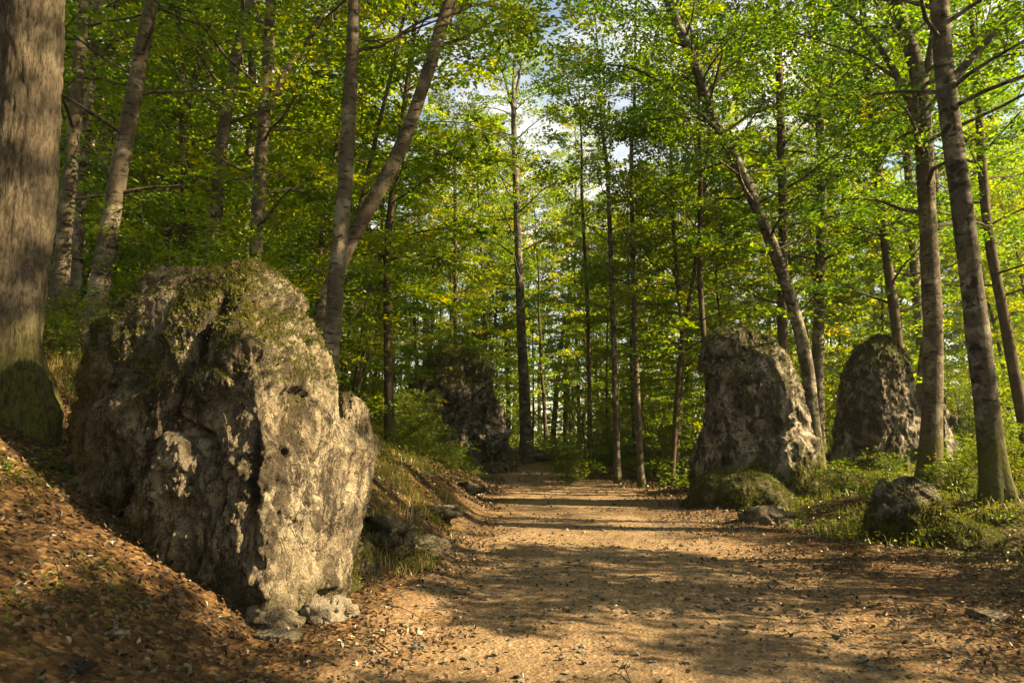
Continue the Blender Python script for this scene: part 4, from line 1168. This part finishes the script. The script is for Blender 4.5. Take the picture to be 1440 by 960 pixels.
def bank_density(x, y):
    xl = path_left(y)
    return np.clip(sm((xl - 0.1 - x) / 0.45) * sm((y - 7.0) / 1.5) * sm(fb2(x, y, 0.9, 3, 81) * 2.2 + 0.35), 0, 1)
v, f, tn = blades(34000, (-7, 0), (7, 26), bank_density, rng, 0.17, 0.62, 0.005, 1.3)
tag(add('grass', mesh_np('grass', v, f, MAT['grass'], {'tint': tn})), kind='stuff')
def right_density(x, y):
    xr = path_right(y)
    return np.clip(sm((x - xr - 0.5) / 1.4) * sm((y - 7.5) / 1.5) * sm(fb2(x, y, 0.8, 3, 82) * 2.6 + 0.45), 0, 1)
v, f, tn = blades(13000, (3, 18), (7.5, 24), right_density, rng, 0.16, 0.36, 0.006, 1.0)
tag(add('grass', mesh_np('grass', v, f, MAT['grass'], {'tint': tn})), kind='stuff')

# low leafy undergrowth
rng = np.random.default_rng(52)
def under(n, xr, yr, dens, size, hmax, bias):
    m = n // 14
    c = scatter(m, xr, yr, dens, rng)
    S = []
    ix = np.repeat(np.arange(m), 14)
    a = rng.uniform(0, 6.28, len(ix)); r = np.abs(rng.normal(0, 0.13, len(ix))) * np.interp(c[ix, 1], [4, 25], [0.8, 1.8])
    x = c[ix, 0] + r * np.cos(a); y = c[ix, 1] + r * np.sin(a)
    hh = hmax * rng.random(m)[ix] * rng.uniform(0.2, 1, len(ix))
    pos = np.stack([x, y, H(x, y) + hh], 1)
    d = np.stack([np.cos(a), np.sin(a), rng.normal(0, 0.3, len(ix))], 1)
    v, f = leaf_quads(pos, d, nrm(np.array([0, 0, 1.0]) + rng.normal(0, 0.45, (len(ix), 3))), size * rng.uniform(0.6, 1.3, len(ix)) * np.interp(c[ix, 1], [4, 12, 30], [0.8, 1, 1.8]))
    return v, f, np.repeat(np.clip(bias + rng.normal(0, 0.2, m)[ix] + rng.normal(0, 0.1, len(ix)), 0, 1), 4)
v, f, tn = under(24000, (3, 20), (7.5, 30), right_density, 0.06, 0.26, 0.55)
tag(add('undergrowth', mesh_np('undergrowth', v, f, MAT['low_leaf'], {'tint': tn})), kind='stuff')
v, f, tn = under(20000, (-9, 0), (7, 30), bank_density, 0.06, 0.45, 0.55)
tag(add('undergrowth', mesh_np('undergrowth', v, f, MAT['low_leaf'], {'tint': tn})), kind='stuff')
def wood_density(x, y):
    return np.where((y > 33) | ((np.abs(x - 1.6) > 2.9) & (y > 18.5)) | (np.abs(x - 1.5) > 7), 0.8, 0.0)
v, f, tn = under(58000, (-22, 24), (17, 42), wood_density, 0.10, 0.85, 0.45)
tag(add('undergrowth', mesh_np('undergrowth', v, f, MAT['low_leaf'], {'tint': tn})), kind='stuff')
def corner_density(x, y):
    return np.clip(sm((-2.3 - x) / 0.6) * sm((7 - y) / 1) * sm(fb2(x, y, 1.3, 2, 83) * 2.2 + 0.25), 0, 1)
v, f, tn = under(1800, (-6, -2), (3, 7.5), corner_density, 0.05, 0.10, 0.4)
tag(add('undergrowth', mesh_np('undergrowth', v, f, MAT['low_leaf'], {'tint': tn})), kind='stuff')

# ------------------------------------------------------------------ sunlit forest air
hz = NT('forest_haze')
pv = hz.n('ShaderNodeVolumePrincipled', Density=0.0005, Anisotropy=0.35)
pv.inputs['Color'].default_value = (0.93, 0.95, 0.90, 1)
hz.t.links.new(pv.outputs[0], hz.out.inputs['Volume'])
x0, x1, y0, y1, z0, z1 = -420.0, 420.0, -140.0, 520.0, -14.6, 28.2
hv = np.array([[x0, y0, z0], [x1, y0, z0], [x1, y1, z0], [x0, y1, z0], [x0, y0, z1], [x1, y0, z1], [x1, y1, z1], [x0, y1, z1]])
hf = np.array([[0, 3, 2, 1], [4, 5, 6, 7], [0, 1, 5, 4], [1, 2, 6, 5], [2, 3, 7, 6], [3, 0, 4, 7]])
tag(add('haze', mesh_np('haze', hv, hf, hz.m)), kind='stuff')
